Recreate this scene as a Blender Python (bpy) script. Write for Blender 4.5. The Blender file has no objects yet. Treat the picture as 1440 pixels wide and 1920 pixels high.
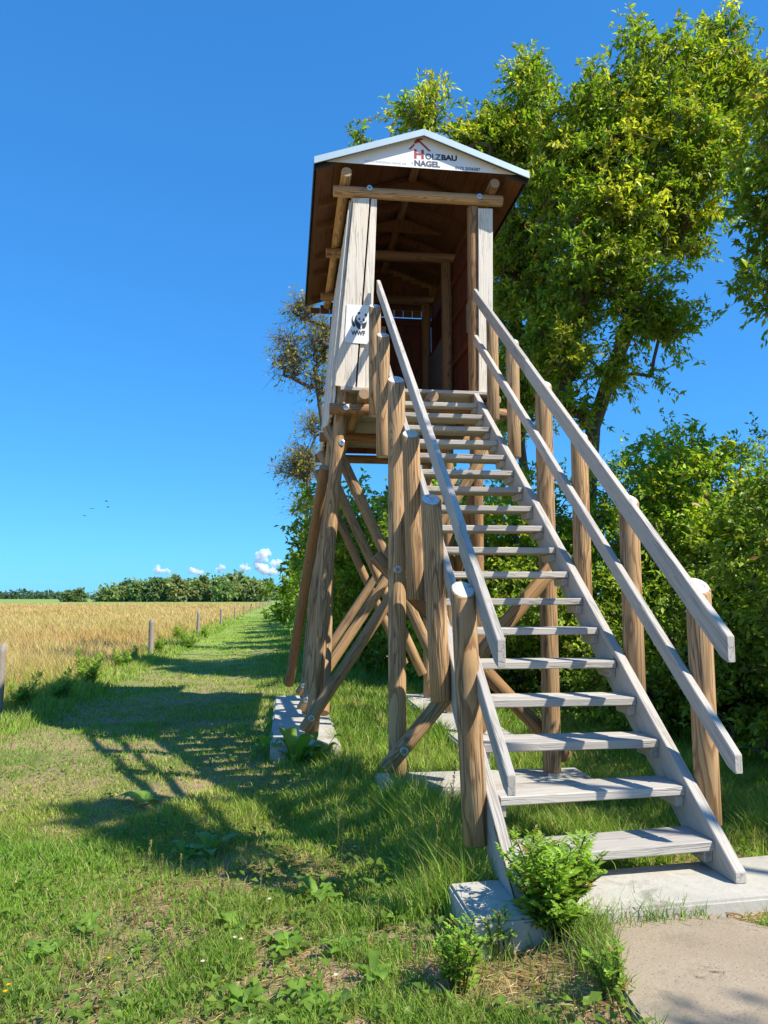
import bpy, bmesh, math, random, time
import numpy as np
from mathutils import Vector, Matrix
from mathutils.geometry import tessellate_polygon
T0 = time.time()
R = math.radians
random.seed(7)
rng = np.random.default_rng(11)
scene = bpy.context.scene
col = scene.collection

# ------------------------------------------------------------------ camera
CAM_H = 1.45
PITCH, YAW = R(6.327), R(7.262)
FPX = 1443.0                                   # focal length in pixels of the 1440x1920 photograph
cam_d = bpy.data.cameras.new('camera'); cam = bpy.data.objects.new('camera', cam_d); col.objects.link(cam)
cam.location = (0, 0, CAM_H); cam.rotation_euler = (R(90) + PITCH, 0, -YAW)
cam_d.sensor_fit = 'VERTICAL'; cam_d.sensor_height = 36.0; cam_d.lens = FPX / 1920 * 36.0
cam_d.clip_start = 0.05; cam_d.clip_end = 60000
scene.camera = cam
scene.render.resolution_x, scene.render.resolution_y = 768, 1024

# ------------------------------------------------------------------ sky, sun, exposure
SUN = Vector((0.71, -0.55, 1.0)).normalized()  # towards the sun
elev = math.asin(SUN.z)
world = bpy.data.worlds.new('World'); scene.world = world; world.use_nodes = True
wn = world.node_tree.nodes; wl = world.node_tree.links
for n in list(wn): wn.remove(n)
sky = wn.new('ShaderNodeTexSky'); sky.sky_type = 'NISHITA'; sky.sun_disc = False
sky.sun_elevation = elev; sky.sun_rotation = math.atan2(SUN.x, SUN.y)
sky.altitude = 0; sky.air_density = 1.0; sky.dust_density = 0.15; sky.ozone_density = 3.0
hsv = wn.new('ShaderNodeHueSaturation'); hsv.inputs['Saturation'].default_value = 1.22
bg = wn.new('ShaderNodeBackground'); bg.inputs['Strength'].default_value = 0.12
wo = wn.new('ShaderNodeOutputWorld')
gam = wn.new('ShaderNodeGamma'); gam.inputs['Gamma'].default_value = 0.55          # the phone's tone curve flattens the sky
tint = wn.new('ShaderNodeMix'); tint.data_type = 'RGBA'; tint.blend_type = 'MULTIPLY'; tint.inputs[0].default_value = 1.0
tint.inputs[7].default_value = (0.45, 1.36, 2.36, 1)
wl.new(sky.outputs[0], hsv.inputs['Color']); wl.new(hsv.outputs[0], gam.inputs[0]); wl.new(gam.outputs[0], tint.inputs[6])
wl.new(tint.outputs[2], bg.inputs['Color']); wl.new(bg.outputs[0], wo.inputs['Surface'])
sd = bpy.data.lights.new('sun', 'SUN'); sd.energy = 5.0; sd.angle = R(0.53); sd.color = (1.0, 0.93, 0.80)
so = bpy.data.objects.new('sun', sd); col.objects.link(so); so.location = (8, -8, 14)
so.rotation_euler = SUN.to_track_quat('Z', 'Y').to_euler()
vs = scene.view_settings; vs.view_transform = 'Standard'; vs.look = 'None'; vs.gamma = 1.0; vs.exposure = 0.6; vs.use_curve_mapping = False

# ------------------------------------------------------------------ pixel -> world (a pixel gives a direction, a known plane gives the distance)
def ray(x, y):
    u = (x - 720) / FPX; v = (960 - y) / FPX
    fw = math.cos(PITCH) - math.sin(PITCH) * v; z = math.sin(PITCH) + math.cos(PITCH) * v
    c, s = math.cos(YAW), math.sin(YAW)
    return Vector((u * c + fw * s, -u * s + fw * c, z))
C0 = Vector((0, 0, CAM_H))
def onX(x, y, X): d = ray(x, y); return C0 + d * (X / d.x)
def onY(x, y, Y): d = ray(x, y); return C0 + d * (Y / d.y)
def onZ(x, y, Z): d = ray(x, y); return C0 + d * ((Z - CAM_H) / d.z)

# ------------------------------------------------------------------ noise for numpy
def _hash(ix, iy, seed):
    h = (ix.astype(np.int64) * 374761393 + iy.astype(np.int64) * 668265263 + seed * 1442695041) & 0xFFFFFFFF
    h = ((h ^ (h >> 13)) * 1274126177) & 0xFFFFFFFF
    return ((h ^ (h >> 16)) & 0xFFFF) / 65535.0
def vnoise(x, y, s, seed=0):
    x = np.asarray(x, float) / s; y = np.asarray(y, float) / s
    ix = np.floor(x); iy = np.floor(y); fx = x - ix; fy = y - iy
    fx = fx * fx * (3 - 2 * fx); fy = fy * fy * (3 - 2 * fy)
    a = _hash(ix, iy, seed); b = _hash(ix + 1, iy, seed); c = _hash(ix, iy + 1, seed); d = _hash(ix + 1, iy + 1, seed)
    return (a * (1 - fx) + b * fx) * (1 - fy) + (c * (1 - fx) + d * fx) * fy
def fbm(x, y, s, seed=0):
    return 0.55 * vnoise(x, y, s, seed) + 0.3 * vnoise(x, y, s / 2.1, seed + 5) + 0.15 * vnoise(x, y, s / 4.3, seed + 9)
def sstep(a, b, x):
    t = np.clip((np.asarray(x, float) - a) / (b - a), 0, 1); return t * t * (3 - 2 * t)
def gz(x, y):
    x = np.asarray(x, float); y = np.asarray(y, float)
    s = sstep(0.9, -2.6, x)
    z = -0.27 * s - 0.14 * sstep(3.7, 6.0, y) * (1 - s)
    near = 1 - sstep(30, 60, np.abs(y) + np.abs(x))
    slab = sstep(0.80, 1.22, x) * (1 - sstep(3.2, 3.9, y))
    z = z + near * (1 - 0.7 * slab) * (0.10 * (fbm(x, y, 1.7, 3) - 0.5) + 0.04 * (vnoise(x, y, 0.35, 8) - 0.5)) + 0.10 * slab
    return z
def gzf(x, y): return float(gz(np.array([x]), np.array([y]))[0])

# ------------------------------------------------------------------ materials
def new_mat(name):
    m = bpy.data.materials.new(name); m.use_nodes = True
    nt = m.node_tree; b = nt.nodes['Principled BSDF']
    return m, nt, b
def N(nt, t, **kw):
    n = nt.nodes.new(t)
    for k, v in kw.items(): setattr(n, k, v)
    return n
def math_n(nt, op, a, b=None, c=None):
    n = N(nt, 'ShaderNodeMath', operation=op)
    for i, v in enumerate((a, b, c)):
        if v is None: continue
        if isinstance(v, (int, float)): n.inputs[i].default_value = v
        else: nt.links.new(v, n.inputs[i])
    return n.outputs[0]
def mixc(nt, fac, a, b, mode='MIX'):
    n = N(nt, 'ShaderNodeMix', data_type='RGBA', blend_type=mode)
    for i, v in ((0, fac), (6, a), (7, b)):
        if isinstance(v, (int, float)): n.inputs[i].default_value = v
        elif isinstance(v, tuple): n.inputs[i].default_value = (*v, 1)
        else: nt.links.new(v, n.inputs[i])
    return n.outputs[2]
def ramp(nt, fac, stops):
    n = N(nt, 'ShaderNodeValToRGB'); e = n.color_ramp.elements
    while len(e) < len(stops): e.new(0.5)
    for i, (p, c) in enumerate(stops):
        e[i].position = p; e[i].color = (*c, 1) if isinstance(c, tuple) else (c, c, c, 1)
    nt.links.new(fac, n.inputs[0]); return n.outputs[0]
def noise(nt, vec, scale, detail=4, rough=0.55, dist=0.0, w=None):
    n = N(nt, 'ShaderNodeTexNoise'); n.inputs['Scale'].default_value = scale; n.inputs['Detail'].default_value = detail
    n.inputs['Roughness'].default_value = rough; n.inputs['Distortion'].default_value = dist
    if w is not None:
        n.noise_dimensions = '4D'; nt.links.new(w, n.inputs['W'])
    if vec is not None: nt.links.new(vec, n.inputs['Vector'])
    return n.outputs[0]
def bump(nt, b, h, strength=0.4, dist=0.01):
    n = N(nt, 'ShaderNodeBump'); n.inputs['Strength'].default_value = strength; n.inputs['Distance'].default_value = dist
    nt.links.new(h, n.inputs['Height']); nt.links.new(n.outputs[0], b.inputs['Normal'])

def wood(name, light, dark, grey, grey_amt, ringf=95.0, contrast=0.75, rough=0.75, stain=(0.10, 0.065, 0.04), crk=0.8):
    """grain runs along the object's local Z; rings are distances from a wandering heart line"""
    m, nt, b = new_mat(name)
    tc = N(nt, 'ShaderNodeTexCoord'); oi = N(nt, 'ShaderNodeObjectInfo')
    w = math_n(nt, 'MULTIPLY', oi.outputs['Random'], 40.0)
    sep = N(nt, 'ShaderNodeSeparateXYZ'); nt.links.new(tc.outputs['Object'], sep.inputs[0])
    mp = N(nt, 'ShaderNodeMapping'); mp.inputs['Scale'].default_value = (4, 4, 1.1); nt.links.new(tc.outputs['Object'], mp.inputs[0])
    n1 = noise(nt, mp.outputs[0], 1.0, 2, 0.5, 0.3, w)
    x = math_n(nt, 'ADD', math_n(nt, 'ADD', sep.outputs[0], math_n(nt, 'MULTIPLY', math_n(nt, 'SUBTRACT', oi.outputs['Random'], 0.5), 0.10)), math_n(nt, 'MULTIPLY', math_n(nt, 'SUBTRACT', n1, 0.5), 0.075))
    mp2 = N(nt, 'ShaderNodeMapping'); mp2.inputs['Location'].default_value = (5.3, 2.1, 7.7); mp2.inputs['Scale'].default_value = (4, 4, 0.9); nt.links.new(tc.outputs['Object'], mp2.inputs[0])
    n2 = noise(nt, mp2.outputs[0], 1.0, 2, 0.5, 0.3, w)
    y = math_n(nt, 'ADD', math_n(nt, 'ADD', sep.outputs[1], 0.028), math_n(nt, 'MULTIPLY', math_n(nt, 'SUBTRACT', n2, 0.5), 0.075))
    r = math_n(nt, 'SQRT', math_n(nt, 'ADD', math_n(nt, 'MULTIPLY', x, x), math_n(nt, 'MULTIPLY', y, y)))
    # knots
    mk = N(nt, 'ShaderNodeMapping'); mk.inputs['Scale'].default_value = (7, 7, 2.6); nt.links.new(tc.outputs['Object'], mk.inputs[0])
    vor = N(nt, 'ShaderNodeTexVoronoi', voronoi_dimensions='4D'); vor.inputs['Scale'].default_value = 1.0
    nt.links.new(mk.outputs[0], vor.inputs['Vector']); nt.links.new(w, vor.inputs['W'])
    kd = vor.outputs['Distance']
    knot = ramp(nt, kd, [(0.0, 1.0), (0.10, 0.85), (0.17, 0.0)])
    r = math_n(nt, 'ADD', r, math_n(nt, 'MULTIPLY', math_n(nt, 'POWER', math_n(nt, 'SUBTRACT', 1.0, math_n(nt, 'MINIMUM', kd, 1.0)), 5.0), 0.035))
    fr = math_n(nt, 'FRACT', math_n(nt, 'MULTIPLY', r, ringf))
    ring = ramp(nt, fr, [(0.0, 0.0), (0.5, 0.18), (0.80, 1.0), (0.92, 0.9), (1.0, 0.0)])
    # fibres
    mf = N(nt, 'ShaderNodeMapping'); mf.inputs['Scale'].default_value = (160, 160, 4); nt.links.new(tc.outputs['Object'], mf.inputs[0])
    fib = noise(nt, mf.outputs[0], 1.0, 3, 0.6)
    fac = math_n(nt, 'ADD', math_n(nt, 'MULTIPLY', ring, contrast), math_n(nt, 'MULTIPLY', math_n(nt, 'SUBTRACT', fib, 0.5), 0.5))
    c = mixc(nt, fac, light, dark)
    mw = N(nt, 'ShaderNodeMapping'); mw.inputs['Scale'].default_value = (7, 7, 1.6); nt.links.new(tc.outputs['Object'], mw.inputs[0])
    wn_ = noise(nt, mw.outputs[0], 1.0, 5, 0.65, 0.4, w)
    gf = ramp(nt, math_n(nt, 'ADD', wn_, math_n(nt, 'MULTIPLY', oi.outputs['Random'], 0.16)), [(0.38, 0.0), (0.68, 1.0)])
    gcol = mixc(nt, math_n(nt, 'MULTIPLY', fac, 0.6), grey, tuple(v * 0.66 for v in grey))
    c = mixc(nt, math_n(nt, 'ADD', math_n(nt, 'MULTIPLY', gf, grey_amt), max(0, grey_amt - 0.55)), c, gcol)
    c = mixc(nt, math_n(nt, 'MULTIPLY', knot, 0.75), c, tuple(v * 0.35 for v in dark))
    # drying cracks along the grain
    mc = N(nt, 'ShaderNodeMapping'); mc.inputs['Scale'].default_value = (26, 26, 1.1); nt.links.new(tc.outputs['Object'], mc.inputs[0])
    cr = noise(nt, mc.outputs[0], 1.0, 2, 0.5, 0.6, w)
    crack = ramp(nt, math_n(nt, 'ABSOLUTE', math_n(nt, 'SUBTRACT', cr, 0.5)), [(0.0, 1.0), (0.012, 0.8), (0.026, 0.0)])
    gate = ramp(nt, wn_, [(0.44, 0.0), (0.52, 1.0)])
    crack = math_n(nt, 'MULTIPLY', crack, gate)
    c = mixc(nt, math_n(nt, 'MULTIPLY', crack, crk), c, stain)
    # stains and dirt in blotches
    st = noise(nt, tc.outputs['Object'], 9.0, 6, 0.7, 0.2, w)
    c = mixc(nt, ramp(nt, st, [(0.58, 0.0), (0.82, 0.35)]), c, stain)
    tone = math_n(nt, 'ADD', 0.84, math_n(nt, 'MULTIPLY', math_n(nt, 'FRACT', math_n(nt, 'MULTIPLY', oi.outputs['Random'], 17.3)), 0.28))   # boards differ in age
    vsc = N(nt, 'ShaderNodeVectorMath', operation='SCALE'); nt.links.new(c, vsc.inputs[0]); nt.links.new(tone, vsc.inputs['Scale'])
    nt.links.new(vsc.outputs[0], b.inputs['Base Color']); b.inputs['Roughness'].default_value = rough
    b.inputs['Specular IOR Level'].default_value = 0.25
    h = math_n(nt, 'SUBTRACT', math_n(nt, 'ADD', math_n(nt, 'MULTIPLY', fib, 0.5), math_n(nt, 'MULTIPLY', ring, 0.35)), math_n(nt, 'MULTIPLY', crack, 1.6))
    bump(nt, b, h, 0.5, 0.003)
    return m
M = {}
M['log'] = wood('log_wood', (0.52, 0.315, 0.145), (0.215, 0.095, 0.032), (0.40, 0.315, 0.215), 0.30, 115.0, 0.85)
M['logd'] = wood('log_wood_brown_shade', (0.36, 0.195, 0.080), (0.16, 0.068, 0.024), (0.28, 0.20, 0.13), 0.25, 115.0, 0.85)  # browner log copy; its darker tone also stands in for cabin shade
M['end'] = wood('end_grain', (0.74, 0.69, 0.62), (0.52, 0.45, 0.36), (0.70, 0.68, 0.65), 0.6, 110, 0.45)
M['endd'] = wood('end_grain_brown', (0.50, 0.33, 0.19), (0.30, 0.17, 0.08), (0.42, 0.31, 0.21), 0.4, 110, 0.6)
M['grey'] = wood('weathered_board', (0.53, 0.475, 0.395), (0.29, 0.25, 0.205), (0.475, 0.44, 0.395), 0.75, 150, 0.55, 0.8, (0.15, 0.135, 0.115), 0.4)
M['pale'] = wood('pale_cladding', (0.78, 0.69, 0.56), (0.50, 0.37, 0.25), (0.73, 0.69, 0.62), 0.6, 70, 0.65, 0.75, (0.28, 0.22, 0.16), 0.5)
M['red'] = wood('red_stained_board', (0.25, 0.080, 0.038), (0.12, 0.034, 0.017), (0.19, 0.075, 0.045), 0.3, 90, 0.5, 0.6, (0.07, 0.03, 0.02))
M['soffit'] = wood('brown_soffit', (0.17, 0.075, 0.034), (0.10, 0.042, 0.02), (0.14, 0.07, 0.04), 0.3, 60, 0.4, 0.7, (0.06, 0.03, 0.02))

def simple(name, c, rough=0.6, metal=0.0, nscale=None, namp=0.15, bmp=0.0):
    m, nt, b = new_mat(name)
    b.inputs['Roughness'].default_value = rough; b.inputs['Metallic'].default_value = metal
    if nscale:
        tc = N(nt, 'ShaderNodeTexCoord'); n1 = noise(nt, tc.outputs['Object'], nscale, 6, 0.65)
        cc = mixc(nt, n1, tuple(v * (1 - namp) for v in c), tuple(min(1, v * (1 + namp)) for v in c))
        nt.links.new(cc, b.inputs['Base Color'])
        if bmp: bump(nt, b, n1, bmp, 0.003)
    else: b.inputs['Base Color'].default_value = (*c, 1)
    return m
M['trim'] = simple('zinc_trim', (0.50, 0.60, 0.62), 0.38, 0.35, 5.0, 0.10)
M['edge'] = simple('dark_roof_edge', (0.03, 0.032, 0.035), 0.6, 0, 8.0, 0.25)
M['bolt'] = simple('galvanised_steel', (0.55, 0.57, 0.58), 0.35, 0.8, 30.0, 0.25)
M['hole'] = simple('bolt_recess', (0.04, 0.04, 0.045), 0.7)
M['white'] = simple('white_sheet', (0.80, 0.80, 0.78), 0.45, 0, 6.0, 0.04)
M['blk'] = simple('black_print', (0.03, 0.033, 0.04), 0.5)
M['ink'] = simple('slate_print', (0.075, 0.085, 0.12), 0.5)
M['inkl'] = simple('faded_print', (0.55, 0.56, 0.58), 0.5)
M['redp'] = simple('red_print', (0.36, 0.045, 0.05), 0.5)
M['steel_grey'] = simple('grey_board', (0.34, 0.37, 0.39), 0.6, 0, 4.0, 0.1)
M['map'] = simple('map_print', (0.25, 0.38, 0.28), 0.6, 0, 30.0, 0.5)

def concrete(name, c, dark, pebbles=False):
    m, nt, b = new_mat(name)
    tc = N(nt, 'ShaderNodeTexCoord'); ob = tc.outputs['Object']
    n1 = noise(nt, ob, 2.2, 8, 0.68, 0.3); n2 = noise(nt, ob, 45.0, 4, 0.7); n3 = noise(nt, ob, 9.0, 5, 0.6)
    cc = mixc(nt, ramp(nt, n1, [(0.33, 0.0), (0.7, 1.0)]), dark, c)
    cc = mixc(nt, math_n(nt, 'MULTIPLY', ramp(nt, n2, [(0.4, 0.0), (0.75, 1.0)]), 0.35), cc, tuple(v * 0.62 for v in c))
    cc = mixc(nt, ramp(nt, n3, [(0.58, 0.0), (0.75, 0.45)]), cc, (0.30, 0.27, 0.20))
    n4 = noise(nt, ob, 4.5, 7, 0.75, 0.8)
    cc = mixc(nt, ramp(nt, n4, [(0.52, 0.0), (0.70, 0.7)]), cc, (0.17, 0.16, 0.105))
    h = math_n(nt, 'ADD', math_n(nt, 'MULTIPLY', n2, 0.6), n3)
    if pebbles:
        v = N(nt, 'ShaderNodeTexVoronoi'); v.inputs['Scale'].default_value = 70.0; v.inputs['Randomness'].default_value = 1.0
        nt.links.new(ob, v.inputs['Vector'])
        sepc = N(nt, 'ShaderNodeSeparateColor'); nt.links.new(v.outputs['Color'], sepc.inputs[0])
        stone = math_n(nt, 'MULTIPLY', ramp(nt, math_n(nt, 'ADD', v.outputs['Distance'], math_n(nt, 'MULTIPLY', math_n(nt, 'SUBTRACT', n2, 0.5), 0.5)), [(0.10, 1.0), (0.36, 0.0)]), ramp(nt, sepc.outputs[0], [(0.30, 0.0), (0.85, 1.0)]))
        sc = mixc(nt, sepc.outputs[1], (0.12, 0.10, 0.085), (0.34, 0.28, 0.22))
        cc = mixc(nt, math_n(nt, 'MULTIPLY', stone, 0.7), cc, sc)
        gr_ = noise(nt, ob, 130.0, 3, 0.7); cc = mixc(nt, ramp(nt, gr_, [(0.35, 0.0), (0.65, 0.45)]), cc, (0.20, 0.16, 0.115))
        ck = noise(nt, ob, 0.8, 5, 0.6, 0.4)
        crk = ramp(nt, math_n(nt, 'ABSOLUTE', math_n(nt, 'SUBTRACT', ck, 0.47)), [(0.0, 1.0), (0.003, 0.8), (0.006, 0.0)])
        crk = math_n(nt, 'MULTIPLY', crk, ramp(nt, n1, [(0.60, 0.0), (0.66, 1.0)]))
        cc = mixc(nt, crk, cc, (0.05, 0.045, 0.04))
        h = math_n(nt, 'SUBTRACT', math_n(nt, 'ADD', h, math_n(nt, 'MULTIPLY', stone, 0.5)), math_n(nt, 'MULTIPLY', crk, 2.0))
    nt.links.new(cc, b.inputs['Base Color']); b.inputs['Roughness'].default_value = 0.9; b.inputs['Specular IOR Level'].default_value = 0.2
    bump(nt, b, h, 0.6, 0.006)
    return m
M['conc'] = concrete('pale_concrete', (0.56, 0.53, 0.46), (0.42, 0.395, 0.34))
M['slab'] = concrete('washed_concrete', (0.45, 0.365, 0.26), (0.34, 0.27, 0.19), True)

def leafmat(name, trans=0.35, rough=0.5, hue=0.0):
    """colour comes from the mesh attribute 'col' (species and leaf variation)"""
    m, nt, b = new_mat(name)
    at = N(nt, 'ShaderNodeAttribute', attribute_name='col')
    nt.links.new(at.outputs['Color'], b.inputs['Base Color']); b.inputs['Roughness'].default_value = rough
    b.inputs['Specular IOR Level'].default_value = 0.3
    tr = N(nt, 'ShaderNodeBsdfTranslucent')
    tcol = mixc(nt, 1.0, at.outputs['Color'], (1.45, 1.40, 0.55), 'MULTIPLY')
    nt.links.new(tcol, tr.inputs['Color'])
    mx = N(nt, 'ShaderNodeMixShader'); mx.inputs[0].default_value = trans
    out = nt.nodes['Material Output']
    nt.links.new(b.outputs[0], mx.inputs[1]); nt.links.new(tr.outputs[0], mx.inputs[2]); nt.links.new(mx.outputs[0], out.inputs['Surface'])
    return m
M['leaf'] = leafmat('leaf', 0.45, 0.40)
M['blade'] = leafmat('grass_blade', 0.30, 0.55)
M['straw'] = leafmat('dry_grass', 0.25, 0.7)
def bark(name, c1, c2):
    m, nt, b = new_mat(name)
    tc = N(nt, 'ShaderNodeTexCoord'); mp = N(nt, 'ShaderNodeMapping'); mp.inputs['Scale'].default_value = (14, 14, 3.5); nt.links.new(tc.outputs['Object'], mp.inputs[0])
    n1 = noise(nt, mp.outputs[0], 1.0, 6, 0.7, 0.5)
    nt.links.new(mixc(nt, n1, c1, c2), b.inputs['Base Color']); b.inputs['Roughness'].default_value = 0.9; bump(nt, b, n1, 0.8, 0.02)
    return m
M['bark'] = bark('bark', (0.045, 0.035, 0.026), (0.17, 0.14, 0.105))
M['postwood'] = bark('old_post_wood', (0.16, 0.135, 0.11), (0.40, 0.35, 0.29))

# ------------------------------------------------------------------ object helpers
WM = {}
def tag(o, label=None, cat=None, group=None, kind=None):
    if label: o['label'] = label
    if cat: o['category'] = cat
    if group: o['group'] = group
    if kind: o['kind'] = kind
    return o
def empty(name, loc, label, cat, group=None):
    o = bpy.data.objects.new(name, None); col.objects.link(o); o.empty_display_size = 0.2
    o.location = loc; WM[o.name] = Matrix.Translation(Vector(loc))
    return tag(o, label, cat, group)
def place(o, parent, Mw):
    col.objects.link(o)
    if parent is not None:
        o.parent = parent; o.matrix_basis = WM[parent.name].inverted() @ Mw
    else: o.matrix_basis = Mw
    WM[o.name] = Mw.copy()
    return o
def from_bm(name, bm, mat, parent=None, Mw=None, smooth=False):
    me = bpy.data.meshes.new(name); bm.normal_update(); bm.to_mesh(me); bm.free()
    for m in (mat if isinstance(mat, (list, tuple)) else [mat]): me.materials.append(m)
    if smooth: me.polygons.foreach_set('use_smooth', [True] * len(me.polygons))
    return place(bpy.data.objects.new(name, me), parent, Mw or Matrix.Identity(4))
def frame(p0, p1, up=Vector((0, 0, 1))):
    """matrix at p0 with local Z along p1-p0 and local Y as near 'up' as possible"""
    z = (p1 - p0).normalized()
    if abs(z.dot(up)) > 0.98: up = Vector((0, -1, 0))
    x = up.cross(z).normalized(); y = z.cross(x)
    m = Matrix((x, y, z)).transposed().to_4x4(); m.translation = p0
    return m
def log(name, p0, p1, r, parent, mat='log', endmat='endd', seg=20, r1=None, wob=0.02, topcut=0.0):
    p0 = Vector(p0); p1 = Vector(p1); L = (p1 - p0).length; r1 = r1 or r
    Mw = frame(p0, p1); bm = bmesh.new(); rings = []
    nz = max(3, int(L / 0.35)); ch = 0.008
    zs = [0.0, ch] + [L * i / nz for i in range(1, nz)] + [L - ch, L]
    ph = random.random() * 9
    for i, z in enumerate(zs):
        rr = r + (r1 - r) * z / L; rr -= ch if i in (0, len(zs) - 1) else 0
        ring = []
        for k in range(seg):
            a = 2 * math.pi * k / seg
            q = rr * (1 + wob * math.sin(3 * a + ph + z * 2.1) + wob * 0.6 * math.sin(2 * a - z * 3.3 + ph))
            ring.append(bm.verts.new((q * math.cos(a), q * math.sin(a), z - (topcut * q * math.sin(a) if i >= len(zs) - 2 else 0))))
        rings.append(ring)
    for a, b in zip(rings, rings[1:]):
        for k in range(seg):
            f = bm.faces.new((a[k], a[(k + 1) % seg], b[(k + 1) % seg], b[k])); f.smooth = True
    f = bm.faces.new(rings[0][::-1]); f.material_index = 1
    f = bm.faces.new(rings[-1]); f.material_index = 1
    return from_bm(name, bm, [M[mat], M[endmat]], parent, Mw)
def board(name, p0, p1, w, t, parent, mat='grey', up=Vector((0, 0, 1)), bev=0.004, w1=None, shear0=0.0, shear1=0.0):
    """board from p0 to p1 (centre line), width w along local Y ('up'), thickness t along local X"""
    p0 = Vector(p0); p1 = Vector(p1); L = (p1 - p0).length; Mw = frame(p0, p1, up); w1 = w1 or w
    bm = bmesh.new(); vs_ = []
    for z, ww, sh in ((0, w, shear0), (L, w1, shear1)):
        for sx, sy in ((-1, -1), (1, -1), (1, 1), (-1, 1)):
            vs_.append(bm.verts.new((sx * t / 2, sy * ww / 2, z + sh * sy * ww / 2)))
    for q in ((3, 2, 1, 0), (4, 5, 6, 7), (0, 1, 5, 4), (1, 2, 6, 5), (2, 3, 7, 6), (3, 0, 4, 7)): bm.faces.new([vs_[i] for i in q])
    bmesh.ops.recalc_face_normals(bm, faces=bm.faces)
    if bev: bmesh.ops.bevel(bm, geom=list(bm.edges), offset=bev, segments=1, affect='EDGES')
    return from_bm(name, bm, M[mat], parent, Mw)
def box(name, lo, hi, parent, mat, bev=0.004, axis='Z'):
    lo = Vector(lo); hi = Vector(hi); c = (lo + hi) / 2; d = hi - lo
    if axis == 'X': return board(name, (lo.x, c.y, c.z), (hi.x, c.y, c.z), d.z, d.y, parent, mat, bev=bev)
    if axis == 'Y': return board(name, (c.x, lo.y, c.z), (c.x, hi.y, c.z), d.z, d.x, parent, mat, bev=bev)
    return board(name, (c.x, c.y, lo.z), (c.x, c.y, hi.z), d.y, d.x, parent, mat, Vector((0, 1, 0)), bev)
def prism_yz(name, poly, x0, x1, parent, mat, Mw=None, bev=0.004):
    Mw = Mw or Matrix.Identity(4); inv = Mw.inverted(); bm = bmesh.new()
    a = [bm.verts.new(inv @ Vector((x0, y, z))) for y, z in poly]; b = [bm.verts.new(inv @ Vector((x1, y, z))) for y, z in poly]
    n = len(poly); bm.faces.new(a); bm.faces.new(b[::-1])
    for i in range(n): bm.faces.new((a[i], b[i], b[(i + 1) % n], a[(i + 1) % n]))
    bmesh.ops.recalc_face_normals(bm, faces=bm.faces)
    if bev: bmesh.ops.bevel(bm, geom=list(bm.edges), offset=bev, segments=1, affect='EDGES')
    return from_bm(name, bm, M[mat], parent, Mw)
def bolt(pos, normal, parent, r=0.032):
    """washer with a recessed nut"""
    Mw = frame(Vector(pos), Vector(pos) + Vector(normal)); bm = bmesh.new()
    def ring(rr, z, n=18): return [bm.verts.new((rr * math.cos(2 * math.pi * k / n), rr * math.sin(2 * math.pi * k / n), z)) for k in range(n)]
    A = ring(r, -0.01); B = ring(r, 0.006); Cc = ring(r * 0.86, 0.008); D = ring(r * 0.45, 0.008); E_ = ring(r * 0.42, -0.004)
    for a, b in ((A, B), (B, Cc), (Cc, D), (D, E_)):
        for k in range(18): bm.faces.new((a[k], a[(k + 1) % 18], b[(k + 1) % 18], b[k]))
    f = bm.faces.new(E_); f.material_index = 1
    nn = ring(r * 0.24, -0.004, 18); nt_ = ring(r * 0.22, 0.010, 18)
    for k in range(18): bm.faces.new((nn[k], nn[(k + 1) % 18], nt_[(k + 1) % 18], nt_[k]))
    bm.faces.new(nt_)
    return from_bm('bolt', bm, [M['bolt'], M['hole']], parent, Mw)
def np_mesh(name, verts, tris, mat, colors=None, parent=None, smooth=False):
    me = bpy.data.meshes.new(name); nv = len(verts); nt_ = len(tris)
    me.vertices.add(nv); me.vertices.foreach_set('co', np.asarray(verts, np.float32).ravel())
    me.loops.add(nt_ * 3); me.loops.foreach_set('vertex_index', np.asarray(tris, np.int32).ravel())
    me.polygons.add(nt_); me.polygons.foreach_set('loop_start', np.arange(0, nt_ * 3, 3, dtype=np.int32))
    me.polygons.foreach_set('loop_total', np.full(nt_, 3, np.int32))
    if smooth: me.polygons.foreach_set('use_smooth', np.ones(nt_, bool))
    me.update(calc_edges=True)
    if colors is not None:
        a = me.color_attributes.new('col', 'FLOAT_COLOR', 'POINT')
        c = np.ones((nv, 4), np.float32); c[:, :3] = colors; a.data.foreach_set('color', c.ravel())
    me.materials.append(mat)
    return place(bpy.data.objects.new(name, me), parent, Matrix.Identity(4) if parent is None else WM[parent.name] @ Matrix.Identity(4)) if parent is None else place(bpy.data.objects.new(name, me), parent, Matrix.Identity(4))

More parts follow.
